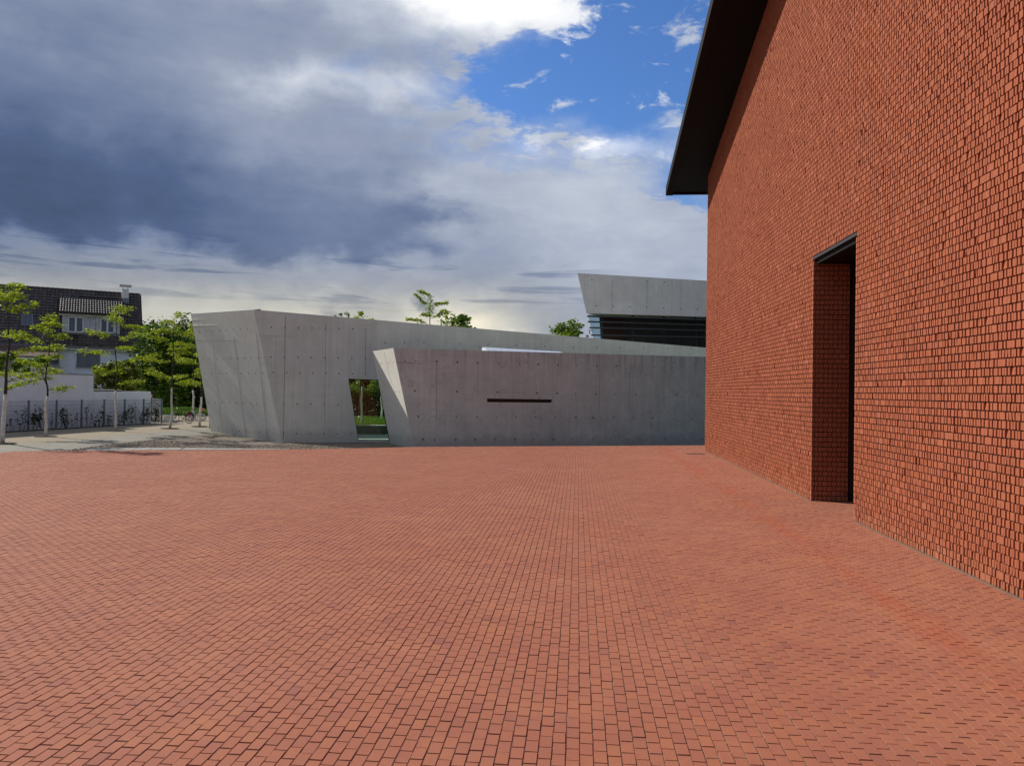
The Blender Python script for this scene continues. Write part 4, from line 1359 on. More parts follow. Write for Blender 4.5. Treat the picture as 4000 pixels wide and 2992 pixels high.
def build_hedge():
    rng = np.random.default_rng(77)
    a, c = PY(1250, 1600, 45.5), PY(1660, 1600, 46.5)
    n = 9000
    t = rng.random(n)
    P = np.array(a)[None] * (1 - t)[:, None] + np.array(c)[None] * t[:, None]
    P[:, 2] = rng.random(n) * 1.35 + .08; P[:, 1] += rng.uniform(-.4, .4, n)
    h = empty('hedge', (a.x / 2 + c.x / 2, 46, 0), 'brown clipped hedge along the far side of the lawn', 'hedge')
    leaves('foliage', P, .12, 'leaf_hedge', h, rng, .2, .8)
    n = 5000; t = rng.random(n)
    P = np.array(a)[None] * (1 - t)[:, None] + np.array(c)[None] * t[:, None]
    P[:, 2] = 1.35 + rng.random(n) ** 1.5 * .6 * (1 + .6 * np.sin(t * 40)); P[:, 1] += rng.uniform(-.5, .5, n)
    leaves('new_shoots', P, .16, 'leaf_mid', h, rng, .3, .7)
    m = MB()
    for k in range(30):
        q = a.lerp(c, (k + .5) / 30); m.tube([(q.x, q.y, -.02), (q.x + .05, q.y, .7), (q.x, q.y, 1.4)], [.03, .02, .01], 5)
    m.build('stems', 'bark', h)
    # lawn behind the pavilion and the grass verge by the road
    for nm, poly, z in (('lawn', [(-14, 33.5), (6, 34.5), (6, 48), (-24, 48), (-18, 44)], .0), ('grass_verge', [(-40, 43.6), (-18, 43.6), (-24, 48.0), (-45, 48.0)], -.01)):
        sheet(nm, poly, 'lawn_soil', z, follow=False)
    n = 16000
    x = rng.uniform(-13, 1, n); y = rng.uniform(34.2, 46, n)
    P = np.stack([x, y, np.full(n, .05)], 1)
    V = np.zeros((n, 4, 3)); hgt_ = rng.uniform(.05, .13, n); w = .02
    ang = rng.uniform(0, 6.28, n)
    for q, (s, z) in enumerate(((-1, 0), (1, 0), (.3, 1), (-.3, 1))):
        V[:, q, 0] = x + s * w * np.cos(ang) + z * rng.normal(0, .03, n); V[:, q, 1] = y + s * w * np.sin(ang); V[:, q, 2] = z * hgt_
    o = np_mesh('lawn_grass', V.reshape(-1, 3), np.arange(n * 4).reshape(n, 4), rng.random(n), 'grass', kind='stuff')
    tag(o, 'short bright green grass of the lawn behind the pavilion', 'grass')
    n = 15000
    x = rng.uniform(-34, -19.5, n); y = rng.uniform(43.7, 47.5, n)
    hg = rng.uniform(.12, .36, n) * (1 + .25 * np.sin(x * 1.7)); ang = rng.uniform(0, 6.28, n)
    V = np.zeros((n, 4, 3))
    for q, (s, z) in enumerate(((-1, 0), (1, 0), (.3, 1), (-.3, 1))):
        V[:, q, 0] = x + s * .03 * np.cos(ang) + z * rng.normal(0, .07, n); V[:, q, 1] = y + s * .03 * np.sin(ang); V[:, q, 2] = z * hg - .01
    o = np_mesh('verge_grass', V.reshape(-1, 3), np.arange(n * 4).reshape(n, 4), rng.random(n), 'grass', kind='stuff')
    tag(o, 'tall bright green grass along the verge behind the bicycle', 'grass')
build_hedge()

# ------------------------------------------------------------------ white garden wall, fence, climbers
FA, FB = G(0, 1688), G(632, 1651)
def fence_pt(px):                            # point of the straight fence line seen at that pixel column
    r = ray(px, 1600); d = FB - FA
    t = (FA.x * r.y - FA.y * r.x) / (d.y * r.x - d.x * r.y)
    return FA + d * t
def build_wall():
    d = (FB - FA); d.z = 0; d.normalize(); n = Vector((-d.y, d.x, 0))   # n points away, to the garden
    off = n * .42
    def wp(px):
        r = ray(px, 1600); A = FA + off
        t = (A.x * r.y - A.y * r.x) / (d.y * r.x - d.x * r.y)
        return A + d * t
    far_left = FA + off - d * 9
    step, end = wp(364), wp(588)
    hz = lambda px, py: RP(px, py, FA + off, n).z
    h1, h2 = hz(180, 1460), hz(470, 1529)
    root = empty('garden_wall', tuple(step), 'white rendered garden wall stepping down behind the wire fence', 'wall')
    th = n * .24
    def slab(a, c, h):
        m = MB(); m.hexa([Vector((q.x, q.y, -.1)) for q in (a, c, c + th, a + th)] + [Vector((q.x, q.y, h)) for q in (a, c, c + th, a + th)]); return m
    slab(far_left, step - d * .012, h1).build('high_wall', 'white_render', root)
    slab(step, end, h2).build('low_wall', 'white_render', root)
    m = MB(); a, c = far_left - n * .47, end - n * .47
    m.hexa([Vector((q.x, q.y, -.1)) for q in (a, c, c + n * .46, a + n * .46)] + [Vector((q.x, q.y, -.012)) for q in (a, c, c + n * .46, a + n * .46)]); m.build('planting_bed', 'soil', root)
    m = MB(); a, c = far_left - n * .02, step - n * .02
    m.hexa([Vector((q.x, q.y, h1 + .002)) for q in (a, c, c + n * .28, a + n * .28)] + [Vector((q.x, q.y, h1 + .03)) for q in (a, c, c + n * .28, a + n * .28)]); m.build('coping', 'fence_grey', root)
    m = MB(); a, c = step + d * .02 + n * .03, wp(478) + n * .03
    m.hexa([Vector((q.x, q.y, h2 + .002)) for q in (a, c, c + n * .5, a + n * .5)] + [Vector((q.x, q.y, h2 + .05)) for q in (a, c, c + n * .5, a + n * .5)]); lid = m.build('cover_board', 'black_paint', root)
    m = MB(); m.hexa([Vector((q.x, q.y, h2 + .052)) for q in (a, c, c + n * .5, a + n * .5)] + [Vector((q.x, q.y, h2 + .075)) for q in (a, c, c + n * .5, a + n * .5)]); m.build('board_edge', 'white_paint', lid)
    # small railing above the wall
    rl = empty('terrace_railing', tuple(wp(230) + n * .8), 'grey slatted railing on the terrace above the white wall', 'railing')
    a, c = wp(228) + n * 1.3, wp(345) + n * 1.3
    z0 = h1 - .25
    for k in range(4):
        m = MB(); m.bar((a.x, a.y, z0 + .12 + .12 * k), (c.x, c.y, z0 + .12 + .12 * k), .03, .075); m.build('slat', 'shutter', rl)
    for k in range(4):
        q = a.lerp(c, k / 3); m = MB(); m.box((q.x - .025, q.y - .025, -.1), (q.x + .025, q.y + .025, z0 + .58)); m.build('post', 'shutter', rl)
    # wire mesh fence
    fr = empty('wire_fence', tuple(fence_pt(319)), 'grey wire mesh fence with square posts in front of the white wall', 'fence')
    posts = [-420, -180, -30, 112, 221, 319, 407, 487, 561, 632]
    pp = [fence_pt(x) for x in posts]
    h = 1.10
    for q in pp:
        m = MB(); m.box((q.x - .03, q.y - .03, -.1), (q.x + .03, q.y + .03, h + .03)); m.build('post', 'fence_grey', fr)
    for a, c in zip(pp, pp[1:]):
        m = MB()
        L = (c - a).length; k = max(2, int(L / .05))
        for i in range(1, k):
            q = a.lerp(c, i / k); m.box((q.x - .0025, q.y - .0025, .05), (q.x + .0025, q.y + .0025, h))
        for i in range(7):
            z = .06 + (h - .07) * i / 6; m.bar((a.x, a.y, z), (c.x, c.y, z), .007, .007)
        m.build('mesh_panel', 'fence_grey', fr)
    q0 = fence_pt(632); q1 = PY(592, 1600, q0.y + 3.6)
    m = MB()
    for i in range(1, 40):
        q = q0.lerp(q1, i / 40); m.box((q.x - .003, q.y - .003, .05), (q.x + .003, q.y + .003, h))
    for i in range(7):
        z = .06 + (h - .07) * i / 6; m.bar((q0.x, q0.y, z), (q1.x, q1.y, z), .008, .008)
    m.build('mesh_panel', 'galvanised', fr)
    m = MB(); m.box((q1.x - .03, q1.y - .03, -.1), (q1.x + .03, q1.y + .03, h + .03)); m.build('post', 'fence_grey', fr)
    # young climbers planted along it
    rng = np.random.default_rng(88)
    pl = [(24, .50, 1), (38, .6, 1), (53, .45, 1), (72, .75, 2), (88, .95, 1.6), (103, .6, 1.2), (126, .8, 3.2), (140, .85, 3.4), (153, .75, 2.4), (165, .45, .8), (193, .7, 1.2), (205, .55, 1.1), (229, .85, 2.6), (245, .7, 3), (258, .5, 1.8),
          (276, .5, 1), (284, .6, 1.2), (294, .65, 1.2), (307, .7, 1), (336, .95, 2), (346, .6, 1.2), (370, .2, 1.4), (382, .65, 1.8), (394, .75, 2.2), (412, .35, 1.4), (424, .5, 2.2), (436, .4, 1.4), (460, .6, 1.6), (476, .65, 1.8), (497, .75, 2.6), (510, .8, 2.8),
          (528, .9, 2.4), (545, .6, 2), (556, .7, 2), (568, .95, 2.8), (583, .7, 2.4), (600, .75, 3), (616, .7, 2.6)]
    nth = ['first', 'second', 'third', 'fourth', 'fifth', 'sixth', 'seventh', 'eighth', 'ninth', 'tenth', 'eleventh', 'twelfth', 'thirteenth', 'fourteenth', 'fifteenth', 'sixteenth', 'seventeenth', 'eighteenth', 'nineteenth']
    nth += ['twentieth'] + ['twenty-' + q for q in nth[:9]] + ['thirtieth'] + ['thirty-' + q for q in nth[:9]]
    for ip, (px, hh, dn) in enumerate(pl):
        b0 = fence_pt(px) - n * rng.uniform(.04, .10)
        size = 'low' if hh < .5 else ('tall' if hh > .78 else 'knee-high')
        den = 'nearly bare' if dn <= 1.2 else ('dense leafy' if dn >= 2.4 else 'sparse')
        lab = f'{size} {den} young climber, {nth[len(pl) - 1 - ip]} along the wire fence from its bicycle rack end'
        t = empty('climber_plant', (b0.x, b0.y, 0), lab, 'plant', 'climbers along the wire fence')
        m = MB(); C = []
        for s in range(1 + int(dn > 1.5) + int(dn > 2.5)):
            e = [Vector((b0.x, b0.y, -.01))]
            for q in range(4): e.append(e[-1] + Vector((rng.normal(0, .03), rng.normal(0, .04), hh * .86 / 4 * rng.uniform(.8, 1.1))))
            m.tube(e, [.008, .007, .006, .005, .003], 4, False)
            for q in range(2, 5):
                k = int(rng.uniform(2, 4) * dn)
                C.append(np.array(e[q])[None] + rng.normal(0, 1, (k, 3)) * np.array([.032, .042, .075]) * min(1.6, .7 + .3 * dn))
        m.build('stem', 'bark', t)
        C = np.concatenate(C); C[:, 2] = np.maximum(C[:, 2], .03)
        leaves('foliage', C, .072, 'leaf_vine', t, rng, .2, .85)
build_wall()

# ------------------------------------------------------------------ house
def build_house():
    A, Bq = PY(540, 1345, 62.0), PY(0, 1330, 56.5)
    d, n = plane_n(A, Bq)                      # d runs to the left, along the eaves
    if n.dot(CAM - A) < 0: n = -n
    P = lambda x, y: RP(x, y, A, n)
    root = empty('white_house', (A.x, A.y, 0), 'white gabled house with dark tiled roof, wide dormer and chimney', 'house')
    st = lambda p: (p - A).dot(d)
    ze = P(540, 1350).z
    L = st(P(0, 1330)) + 7
    depth = 8.6
    at = lambda s, k, z: Vector(((A + d * s - n * k).x, (A + d * s - n * k).y, z))
    rise_z = PY(539, 1154, (at(0, depth / 2, 0)).y).z
    m = MB()
    m.hexa([at(0, 0, -.2), at(L, 0, -.2), at(L, depth, -.2), at(0, depth, -.2), at(0, 0, ze), at(L, 0, ze), at(L, depth, ze), at(0, depth, ze)])
    m.poly([at(0, 0, ze), at(0, depth, ze), at(0, depth / 2, rise_z - .12)]); m.poly([at(L, 0, ze), at(L, depth, ze), at(L, depth / 2, rise_z - .12)])
    m.build('wall', 'house_render', root)
    # roof slopes
    ov = .35
    pitch = (rise_z - ze) / (depth / 2)
    m = MB()
    for s in (0, 1):
        k0, kr = (-ov, depth / 2) if s == 0 else (depth + ov, depth / 2)
        ep = ze - ov * pitch
        m.hexa([at(-.35, k0, ep - .04), at(L, k0, ep - .04), at(L, kr, rise_z - .04), at(-.35, kr, rise_z - .04), at(-.35, k0, ep + .06), at(L, k0, ep + .06), at(L, kr, rise_z + .06), at(-.35, kr, rise_z + .06)])
    roof = m.build('roof', 'roof_under', root)
    # tiles: overlapping, each slightly curved
    slope = Vector((at(0, depth / 2, rise_z) - at(0, -ov, ze - ov * pitch)))
    SL = slope.length; sd = slope.normalized(); up = sd.cross(d).normalized()
    if up.z < 0: up = -up
    tw, tl = .30, .34
    def tile_mesh(d_, sd_, up_, w, l):
        vs, fs = [], []
        prof = [(-.5, .010), (-.30, .055), (-.05, .065), (.18, .026), (.34, .004), (.5, .012)]
        for e, lift in ((0.0, .055), (1.12, .002)):
            for u, z in prof:
                vs.append(tuple(d_ * (u * w) + sd_ * (e * l) + up_ * (z + lift)))
        k = len(prof)
        for i in range(k - 1): fs.append((i, i + 1, k + i + 1, k + i))
        base = len(vs)
        for u, z in prof: vs.append(tuple(d_ * (u * w)))
        for i in range(k - 1): fs.append((base + i, base + i + 1, i + 1, i))
        return np.array(vs), fs
    rng = np.random.default_rng(9)
    tv, tf = tile_mesh(d, sd, up, tw, tl)
    tf4 = np.array(tf)
    org = at(-.33, -ov, ze - ov * pitch + .06)
    dpx = [(226, 1161), (465, 1176), (481, 1226), (239, 1213), (243, 1310), (469, 1312)]
    cols, rows = int((L + .3) / tw), int(SL / tl) - 0
    pos = []
    for r in range(rows):
        for c in range(cols):
            q = org + d * (tw * (c + .5)) + sd * (tl * r)
            pos.append(q)
    pos = np.array([tuple(q) for q in pos])
    u, v, _ = proj_np(pos)
    hidden = (u > 246) & (u < 466) & (v > 1170) & (v < 1306)
    keep = (~hidden) & (u > -260)
    pos = pos[keep]; u = u[keep]; v = v[keep]
    order = np.argsort(np.where(u > 300, -1.0, 0.0) - np.where(np.abs(v - 1280) < 70, .5, 0.0) + rng.random(len(u)) * .01)
    nind = 110
    def tile_obj(parent, mesh_list, q):
        o = bpy.data.objects.new('tile', mesh_list[int(rng.integers(0, len(mesh_list)))])
        link(o, parent); o.location = chain(parent).inverted() @ Vector(q)
        return o
    def meshes(tvv, nm=6):
        out = []
        for k in range(nm):
            me = bpy.data.meshes.new('tile'); me.from_pydata([tuple(q) for q in tvv], [], tf)
            a = me.attributes.new('tint', 'FLOAT', 'FACE'); a.data.foreach_set('value', np.full(len(tf), .2 + .6 * k / (nm - 1)))
            me.polygons.foreach_set('use_smooth', [True] * len(tf))
            me.materials.append(M['roof_tile']); out.append(me)
        return out
    ml = meshes(tv)
    for i in order[:nind]: tile_obj(roof, ml, pos[i])
    rest = pos[order[nind:]]
    V = (rest[:, None, :] + tv[None]).reshape(-1, 3)
    FF = (tf4[None] + (np.arange(len(rest)) * len(tv))[:, None, None]).reshape(-1, 4)
    np_mesh('tile_field', V, FF, np.repeat(rng.random(len(rest)), len(tf4)), 'roof_tile', roof, 'stuff')
    # ridge tiles
    k = 0
    s = -.3
    while s < L:
        m = MB(); a, c = at(s, depth / 2, rise_z + .09), at(s + .36, depth / 2, rise_z + .10)
        m.tube([a, c], [.10, .115], 8); m.build('ridge_tile', 'roof_tile', roof); s += .36
        k += 1
        if k > 45: break
    # verge board, gutter and fascia
    m = MB(); m.bar(at(-.37, -ov, ze - ov * pitch), at(-.37, depth / 2, rise_z + .05), .05, .18); m.build('verge_board', 'clay_tile', roof)
    m = MB(); m.bar(at(-.35, -ov - .02, ze - ov * pitch - .06), at(L, -ov - .02, ze - ov * pitch - .06), .08, .22); m.build('fascia', 'white_paint', root)
    m = MB(); m.tube([at(-.35, -ov - .12, ze - ov * pitch + .02), at(L, -ov - .12, ze - ov * pitch + .02)], .065, 8); m.build('gutter', 'mullion_grey', root)
    m = MB(); m.tube([at(.12, -.08, 0), at(.12, -.08, ze - .5)], .045, 8); m.build('downpipe', 'mullion_grey', root)
    # dormer: its front is a vertical plane standing on the roof slope
    kd = .55
    PD = lambda x, y: RP(x, y, A - n * kd, n)
    TLd, TRd, BRd, BLd = PD(243, 1226), PD(469, 1237), PD(469, 1311), PD(243, 1307)
    sL, sR = st(TLd), st(TRd); zt = (TLd.z + TRd.z) / 2; zb = (BLd.z + BRd.z) / 2
    run = 2.9
    m = MB()
    m.hexa([at(sL, kd, zb), at(sR, kd, zb), at(sR, kd + run, zb), at(sL, kd + run, zb), at(sL, kd, zt), at(sR, kd, zt), at(sR, kd + run, zt + .45), at(sL, kd + run, zt + .45)])
    dm = m.build('dormer', 'panel_cladding', root)
    m = MB(); m.bar(at(sL + .25, kd - .10, zt - .02), at(sR - .25, kd - .10, zt - .02), .16, .20); m.build('dormer_fascia', 'white_paint', dm)
    m = MB(); m.bar(at(sL, kd - .03, zb + .1), at(sR, kd - .03, zb + .1), .05, .22); m.build('dormer_sill', 'mullion_grey', dm)
    for px in (352, 373):
        m = MB(); q = st(PD(px, 1260)); m.bar(at(q, kd - .004, zb + .2), at(q, kd - .004, zt - .12), .012, .02); m.build('panel_joint', 'shutter', dm)
    # dormer roof, flatter than the main slope, tiles catch the light
    e0, e1 = at(sR - .3, kd - .38, zt + .10), at(sL + .25, kd - .38, zt + .10)
    zr = PY(345, 1168, at((sL + sR) / 2, kd + 3.0, 0).y).z
    r0, r1 = at(sR - .3, kd + 3.0, zr), at(sL + .25, kd + 3.0, zr)
    m = MB(); dn = Vector((0, 0, -.10)); m.hexa([e0 + dn, e1 + dn, r1 + dn, r0 + dn, e0, e1, r1, r0]); dr = m.build('dormer_roof', 'roof_under', dm)
    dsd = (r0 - e0); DL = dsd.length; dsd.normalize(); dup = dsd.cross(d).normalized()
    if dup.z < 0: dup = -dup
    Wd = (e1 - e0).length; nc = 24; nr = 8
    dtv, _ = tile_mesh(d, dsd, dup, Wd / nc, DL / nr)
    mld = meshes(dtv)
    for r in range(nr):
        for c in range(nc):
            o = bpy.data.objects.new('tile', mld[int(rng.integers(0, 6))])
            link(o, dr); o.location = chain(dr).inverted() @ (e0 + d * (Wd / nc * (c + .5)) + dsd * (DL / nr * r))
    # windows
    def window(parent, proj, x0, y0, x1, y1, nn, kplane, two=True, shut=False):
        a, c = proj(x0, y1), proj(x1, y0)
        s0, s1 = st(a), st(c); z0, z1 = min(a.z, c.z), max(a.z, c.z)
        m = MB()
        fw = .09
        kk = kplane - .05
        xs = [(s0, s1)] if not two else [(s0, (s0 + s1) / 2), ((s0 + s1) / 2, s1)]
        for p in (s0, s1) + (((s0 + s1) / 2,) if two else ()):
            m.bar(at(p, kk, z0), at(p, kk, z1), fw if p in (s0, s1) else fw * 1.5, .08, n)
        lo, hi = min(s0, s1), max(s0, s1)
        for z in (z0, z1): m.bar(at(lo + fw / 2, kk, z), at(hi - fw / 2, kk, z), .08, fw)
        f = m.build('window', 'white_paint' if not shut else 'shutter', parent)
        for p, q in xs:
            m = MB(); m.poly([at(p, kplane - .03, z0), at(q, kplane - .03, z0), at(q, kplane - .03, z1), at(p, kplane - .03, z1)])
            m.build('pane' if not shut else 'shutter', 'window_glass' if not shut else 'shutter', f)
        m = MB(); m.bar(at(lo - .08, kk - .05, z0 - .07), at(hi + .08, kk - .05, z0 - .07), .16, .04); m.build('sill', 'mullion_grey', f)
    window(dm, PD, 267, 1241, 325, 1296, n, kd); window(dm, PD, 393, 1248, 446, 1298, n, kd)
    window(root, P, 195, 1379, 233, 1428, n, 0, False)
    window(root, P, 301, 1382, 388, 1430, n, 0, True, True)
    # skylight lying on the slope
    q = [RP(x, y, at(0, -ov, ze - ov * pitch + .13), up) for x, y in ((82, 1270), (130, 1272), (129, 1229), (83, 1227))]
    m = MB(); m.hexa([p - up * .1 for p in q] + [p + up * .05 for p in q]); sk = m.build('skylight', 'shutter', root)
    c = sum(q, Vector()) / 4
    m = MB(); m.poly([c + (p - c) * .86 + up * .054 for p in q]); m.build('pane', 'window_glass', sk)
    # chimney with a folded metal cap
    kc = depth / 2 - .6
    cz = lambda y: PY(489, y, at(1.0, kc, 0).y).z
    s0, s1 = [ (PY(x, 1150, at(1.0, kc, 0).y) - A).dot(d) for x in (503, 476)]
    lo, hi = min(s0, s1), max(s0, s1)
    m = MB(); m.hexa([at(lo, kc - .28, cz(1186)), at(hi, kc - .28, cz(1186)), at(hi, kc + .28, cz(1186)), at(lo, kc + .28, cz(1186)), at(lo, kc - .28, cz(1130)), at(hi, kc - .28, cz(1130)), at(hi, kc + .28, cz(1130)), at(lo, kc + .28, cz(1130))])
    ch = m.build('chimney', 'white_paint', root)
    m = MB(); m.hexa([at(lo - .02, kc - .30, cz(1184)), at(hi + .02, kc - .30, cz(1184)), at(hi + .02, kc + .30, cz(1184)), at(lo - .02, kc + .30, cz(1184)), at(lo - .02, kc - .30, cz(1166)), at(hi + .02, kc - .30, cz(1166)), at(hi + .02, kc + .30, cz(1166)), at(lo - .02, kc + .30, cz(1166))])
    m.build('chimney_flashing', 'shutter', ch)
    m = MB()
    for s in (lo + .08, hi - .08):
        for k in (kc - .2, kc + .2): m.bar(at(s, k, cz(1131)), at(s, k, cz(1122)), .03, .03)
    zc = cz(1121)
    m.hexa([at(lo - .2, kc - .36, zc), at(hi + .2, kc - .36, zc), at(hi + .2, kc + .36, zc), at(lo - .2, kc + .36, zc), at(lo - .22, kc - .38, zc + .16), at(hi + .22, kc - .38, zc + .16), at(hi + .16, kc + .3, zc + .22), at(lo - .16, kc + .3, zc + .22)])
    m.build('chimney_cap', 'galvanised', ch)
    # porch with a clay tiled lean-to roof on white posts
    pr = empty('garden_porch', tuple(at(st(P(120, 1400)), -3, 0)), 'open porch with white posts and a red-brown tiled lean-to roof', 'porch')
    sA, sB = st(P(218, 1400)) - .2, st(P(0, 1400)) + 4
    m = MB(); m.hexa([at(sA, -3.6, ze - 1.35), at(sB, -3.6, ze - 1.35), at(sB, -.06, ze - .28), at(sA + .0, -.06, ze - .28), at(sA, -3.6, ze - 1.27), at(sB, -3.6, ze - 1.27), at(sB, -.06, ze - .2), at(sA, -.06, ze - .2)])
    por = m.build('porch_roof', 'clay_tile', pr)
    m = MB(); m.bar(at(sA, -3.5, ze - 1.44), at(sB, -3.5, ze - 1.44), .1, .16); m.build('beam', 'white_paint', pr)
    for px in (8, 72, 119):
        s = st(P(px, 1420)); m = MB(); m.bar(at(s, -3.4, -.1), at(s, -3.4, ze - 1.52), .13, .13, d); m.build('post', 'white_paint', pr)
    # folded parasol
    b0 = at(st(P(158, 1420)), -4.6, 0)
    ps = empty('folded_parasol', tuple(b0), 'folded dark teal parasol beside the porch', 'parasol')
    m = MB(); m.tube([b0, b0 + Vector((0, 0, 3.3))], .03, 8); m.build('pole', 'white_paint', ps)
    m = MB(); m.tube([b0 + Vector((0, 0, z)) for z in (1.1, 1.7, 2.5, 3.1, 3.3)], [.36, .34, .25, .12, .03], 9); m.build('canopy', 'parasol_cloth', ps)
build_house()

# ------------------------------------------------------------------ small things by the path
def bicycle(loc, rz, k, label, frame_mat, basket=None):
    """k: wheel radius in metres; built along local +x (front), then placed"""
    t = empty('bicycle', loc, label, 'bicycle', None, rz)
    mw = Matrix.Translation(Vector(loc)) @ Matrix.Rotation(rz, 4, 'Z')
    s = k / .33
    T = lambda x, y, z: mw @ Vector((x * s, y * s, z * s))
    def tb(m, a, b, r, n=6): m.tube([T(*a), T(*b)], r * s, n)
    for cx in (-.52, .55):
        m = MB(); m.tube([T(cx + .315 * math.cos(a), 0, .33 + .315 * math.sin(a)) for a in np.linspace(0, 2 * math.pi, 33)], .019 * s, 6, False)
        w = m.build('wheel', 'rubber', t, True)
        m = MB()
        m.tube([T(cx + .29 * math.cos(a), 0, .33 + .29 * math.sin(a)) for a in np.linspace(0, 2 * math.pi, 33)], .008 * s, 5, False)
        for a in np.linspace(0, 2 * math.pi, 17)[:-1]: tb(m, (cx, .02 * (-1) ** int(a * 3), .33), (cx + .29 * math.cos(a), 0, .33 + .29 * math.sin(a)), .0035, 3)
        tb(m, (cx, -.05, .33), (cx, .05, .33), .022, 8)
        m.build('rim', 'mullion_grey', w)
        m = MB(); m.tube([T(cx + .35 * math.cos(a), 0, .33 + .35 * math.sin(a)) for a in np.linspace(.3, 2.6, 14)], .016 * s, 4); m.build('mudguard', 'black_paint', t)
    m = MB()
    bb, st_, hd, hu = (-.08, 0, .28), (-.22, 0, .78), (.36, 0, .66), (.33, 0, .82)
    tb(m, bb, hd, .019); tb(m, bb, st_, .017); tb(m, (-.19, 0, .68), (.35, 0, .74), .016)
    for y in (-.05, .05):
        tb(m, bb, (-.52, y, .33), .011); tb(m, (-.19, 0, .70), (-.52, y, .33), .010); tb(m, hd, (.55, y * .9, .33), .013)
    tb(m, hd, hu, .02)
    m.build('frame', frame_mat, t)
    m = MB(); m.tube([T(.33, 0, .82), T(.31, 0, .96)], .013 * s, 6); m.tube([T(.14, -.28, .99), T(.30, -.2, 1.0), T(.34, 0, .97), T(.30, .2, 1.0), T(.14, .28, .99)], .012 * s, 6); m.build('handlebar', 'black_paint', t)
    m = MB(); c = T(-.25, 0, .88); ax, ay = mw.to_3x3() @ Vector((1, 0, 0)), mw.to_3x3() @ Vector((0, 1, 0))
    m.hexa([c + ax * (x * s) + ay * (y * s) + Vector((0, 0, z * s)) for x, y, z in ((-.13, -.08, -.02), (.14, -.02, -.02), (.14, .02, -.02), (-.13, .08, -.02), (-.13, -.09, .03), (.14, -.025, .02), (.14, .025, .02), (-.13, .09, .03))]); m.build('saddle', 'black_paint', t)
    m = MB(); tb(m, (-.08, -.07, .28), (-.08, .07, .28), .015); m.tube([T(-.08 + .09 * math.cos(a), .045, .28 + .09 * math.sin(a)) for a in np.linspace(0, 6.2832, 17)], .008 * s, 4, False)
    tb(m, (-.08, .06, .28), (.04, .06, .16), .009); tb(m, (-.08, -.06, .28), (-.20, -.06, .40), .009); m.obox(T(.04, .11, .16), ax * .05 * s, ay * .04 * s, Vector((0, 0, .012 * s))); m.obox(T(-.20, -.11, .40), ax * .05 * s, ay * .04 * s, Vector((0, 0, .012 * s)))
    m.build('crank', 'black_paint', t)
    m = MB(); tb(m, (-.30, 0, .70), (-.75, 0, .70), .008); tb(m, (-.72, .05, .70), (-.52, .05, .33), .006); tb(m, (-.72, -.05, .70), (-.52, -.05, .33), .006); m.obox(T(-.55, 0, .705), ax * .18 * s, ay * .06 * s, Vector((0, 0, .008 * s))); m.build('carrier', 'black_paint', t)
    m = MB(); tb(m, (-.10, .05, .27), (-.16, .18, .0), .008); m.build('kickstand', 'black_paint', t)
    if basket:
        m = MB(); m.obox(T(-.55, .14, .52), ax * .16 * s, ay * .07 * s, Vector((0, 0, .16 * s))); m.obox(T(.46, 0, .86), ax * .13 * s, ay * .16 * s, Vector((0, 0, .11 * s))); m.build('pannier', basket, t)
    return t
p = G(712, 1651)
bicycle((p.x, p.y, -.02), math.pi + math.radians(-8), .235, 'small black bicycle parked on the gravel by a whitewashed tree', 'black_paint')
p = G(766, 1643)
bicycle((p.x, p.y, -.02), math.radians(62), .22, 'silver bicycle with pink bags parked behind the slim tree', 'galvanised', 'pink_plastic')

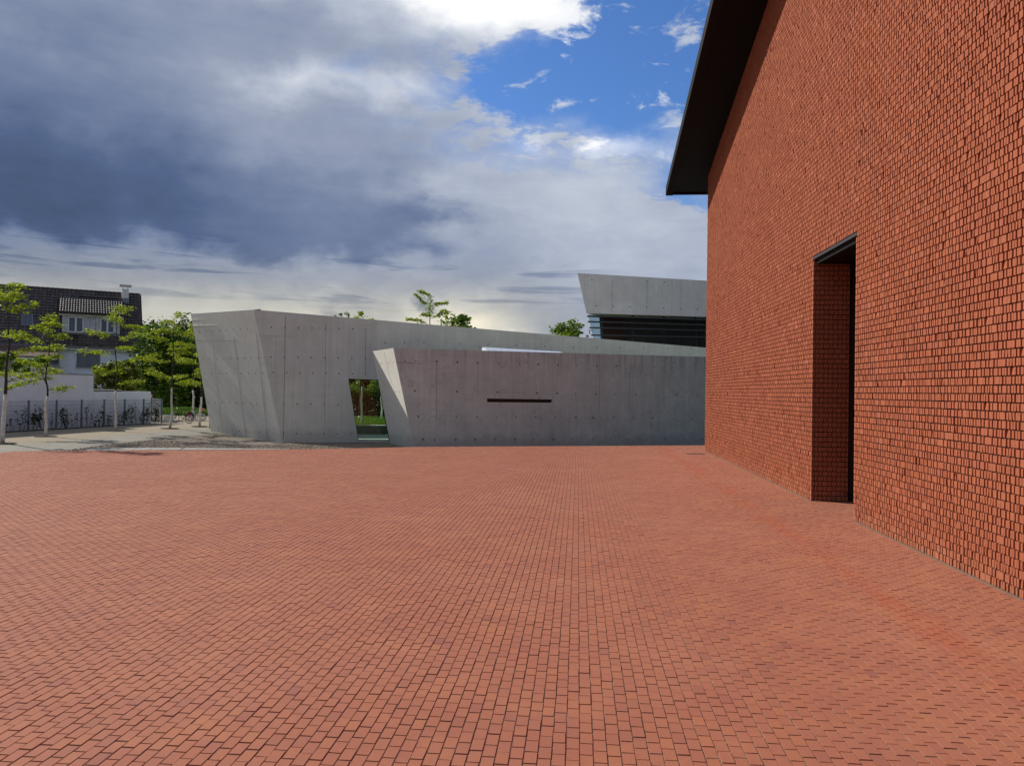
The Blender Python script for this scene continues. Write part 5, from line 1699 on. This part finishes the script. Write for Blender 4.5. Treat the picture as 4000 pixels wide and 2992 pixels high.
def build_small():
    # bicycle rack: a rail with hoops
    a, c = G(634, 1648), G(676, 1646)
    r = empty('bicycle_rack', (a.x, a.y, 0), 'silver bicycle rack of many hoops next to the fence end', 'bicycle rack')
    k = 12
    for i in range(k):
        q = a.lerp(c, i / (k - 1)); m = MB()
        m.tube([(q.x, q.y, -.02), (q.x, q.y, .28), (q.x - .01, q.y + .06, .34), (q.x, q.y + .14, .28), (q.x, q.y + .14, -.02)], .010, 5); m.build('hoop', 'galvanised', r)
    m = MB(); m.bar((a.x, a.y, .03), (c.x, c.y, .03), .03, .03); m.build('rail', 'galvanised', r)
    a2, c2 = G(745, 1643), G(800, 1642)
    r = empty('bicycle_rack', (a2.x, a2.y, 0), 'silver bicycle rack holding the bicycle with pink bags', 'bicycle rack')
    for i in range(9):
        q = a2.lerp(c2, i / 8); m = MB()
        m.tube([(q.x, q.y, -.02), (q.x, q.y, .28), (q.x - .01, q.y + .06, .34), (q.x, q.y + .14, .28), (q.x, q.y + .14, -.02)], .010, 5); m.build('hoop', 'galvanised', r)
    m = MB(); m.bar((a2.x, a2.y, .03), (c2.x, c2.y, .03), .03, .03); m.build('rail', 'galvanised', r)
    # curved guard rail behind the verge
    pts = [PY(x, y, 50) for x, y in ((600, 1616), (640, 1609), (680, 1601), (720, 1597), (760, 1596.5), (800, 1597))]
    g = empty('guard_rail', (pts[2].x, 50, 0), 'pale curved guard rail behind the grass verge', 'guard rail')
    m = MB(); m.tube(pts, .05, 6); m.build('rail', 'galvanised', g)
    for q in pts:
        m = MB(); m.box((q.x - .03, q.y + .06, -.1), (q.x + .03, q.y + .12, q.z)); m.build('post', 'galvanised', g)
    # round sign at the end of the white wall
    c = PY(587, 1547, 47)
    s = empty('round_sign', (c.x, c.y, 0), 'small round red and white traffic sign at the end of the white wall', 'sign')
    m = MB(); m.tube([(c.x, c.y + .03, -.1), (c.x, c.y + .03, c.z + .2)], .025, 8); m.build('pole', 'galvanised', s)
    m = MB(); m.tube([(c.x, c.y, c.z), (c.x, c.y + .012, c.z)], .17, 20); pl = m.build('plate', 'sign_red', s)
    m = MB(); m.tube([(c.x, c.y - .004, c.z), (c.x, c.y + .002, c.z)], .115, 20); m.build('field', 'sign_white', pl)
    # dark car beyond the verge
    b0 = PY(800, 1600, 53)
    car = empty('parked_car', (b0.x, b0.y, 0), 'dark parked car half hidden behind the grass verge', 'car')
    zb = -.05
    X = lambda x, y, z: (b0.x + x, b0.y + y, zb + z)
    m = MB()
    prof = [(-2.1, .35), (-2.1, .72), (-1.75, .86), (-.95, .92), (-.35, 1.36), (.85, 1.40), (1.55, .98), (2.05, .92), (2.12, .38)]
    for y, e in ((0, 1), (1.65, -1)): m.poly([X(x, y, z) for x, z in (prof if e > 0 else prof[::-1])])
    for (xa, za), (xc, zc) in zip(prof, prof[1:] + prof[:1]): m.poly([X(xa, 0, za), X(xa, 1.65, za), X(xc, 1.65, zc), X(xc, 0, zc)])
    m.build('body', 'car_paint', car)
    m = MB(); m.poly([X(-.80, -.004, .95), X(.25, -.004, .95), X(.25, -.004, 1.30), X(-.32, -.004, 1.30)]); m.poly([X(.32, -.004, .95), X(1.35, -.004, .97), X(.82, -.004, 1.32), X(.32, -.004, 1.30)]); m.build('side_window', 'window_glass', car)
    for x in (-1.35, 1.35):
        for y in (-.02, 1.47):
            m = MB(); m.tube([X(x, y, .31), X(x, y + .2, .31)], .31, 16); w = m.build('wheel', 'rubber', car)
            m = MB(); m.tube([X(x, y - .005, .31), X(x, y + .205, .31)], .19, 12); m.build('rim', 'mullion_grey', w)
build_small()
bpy.context.view_layer.update()
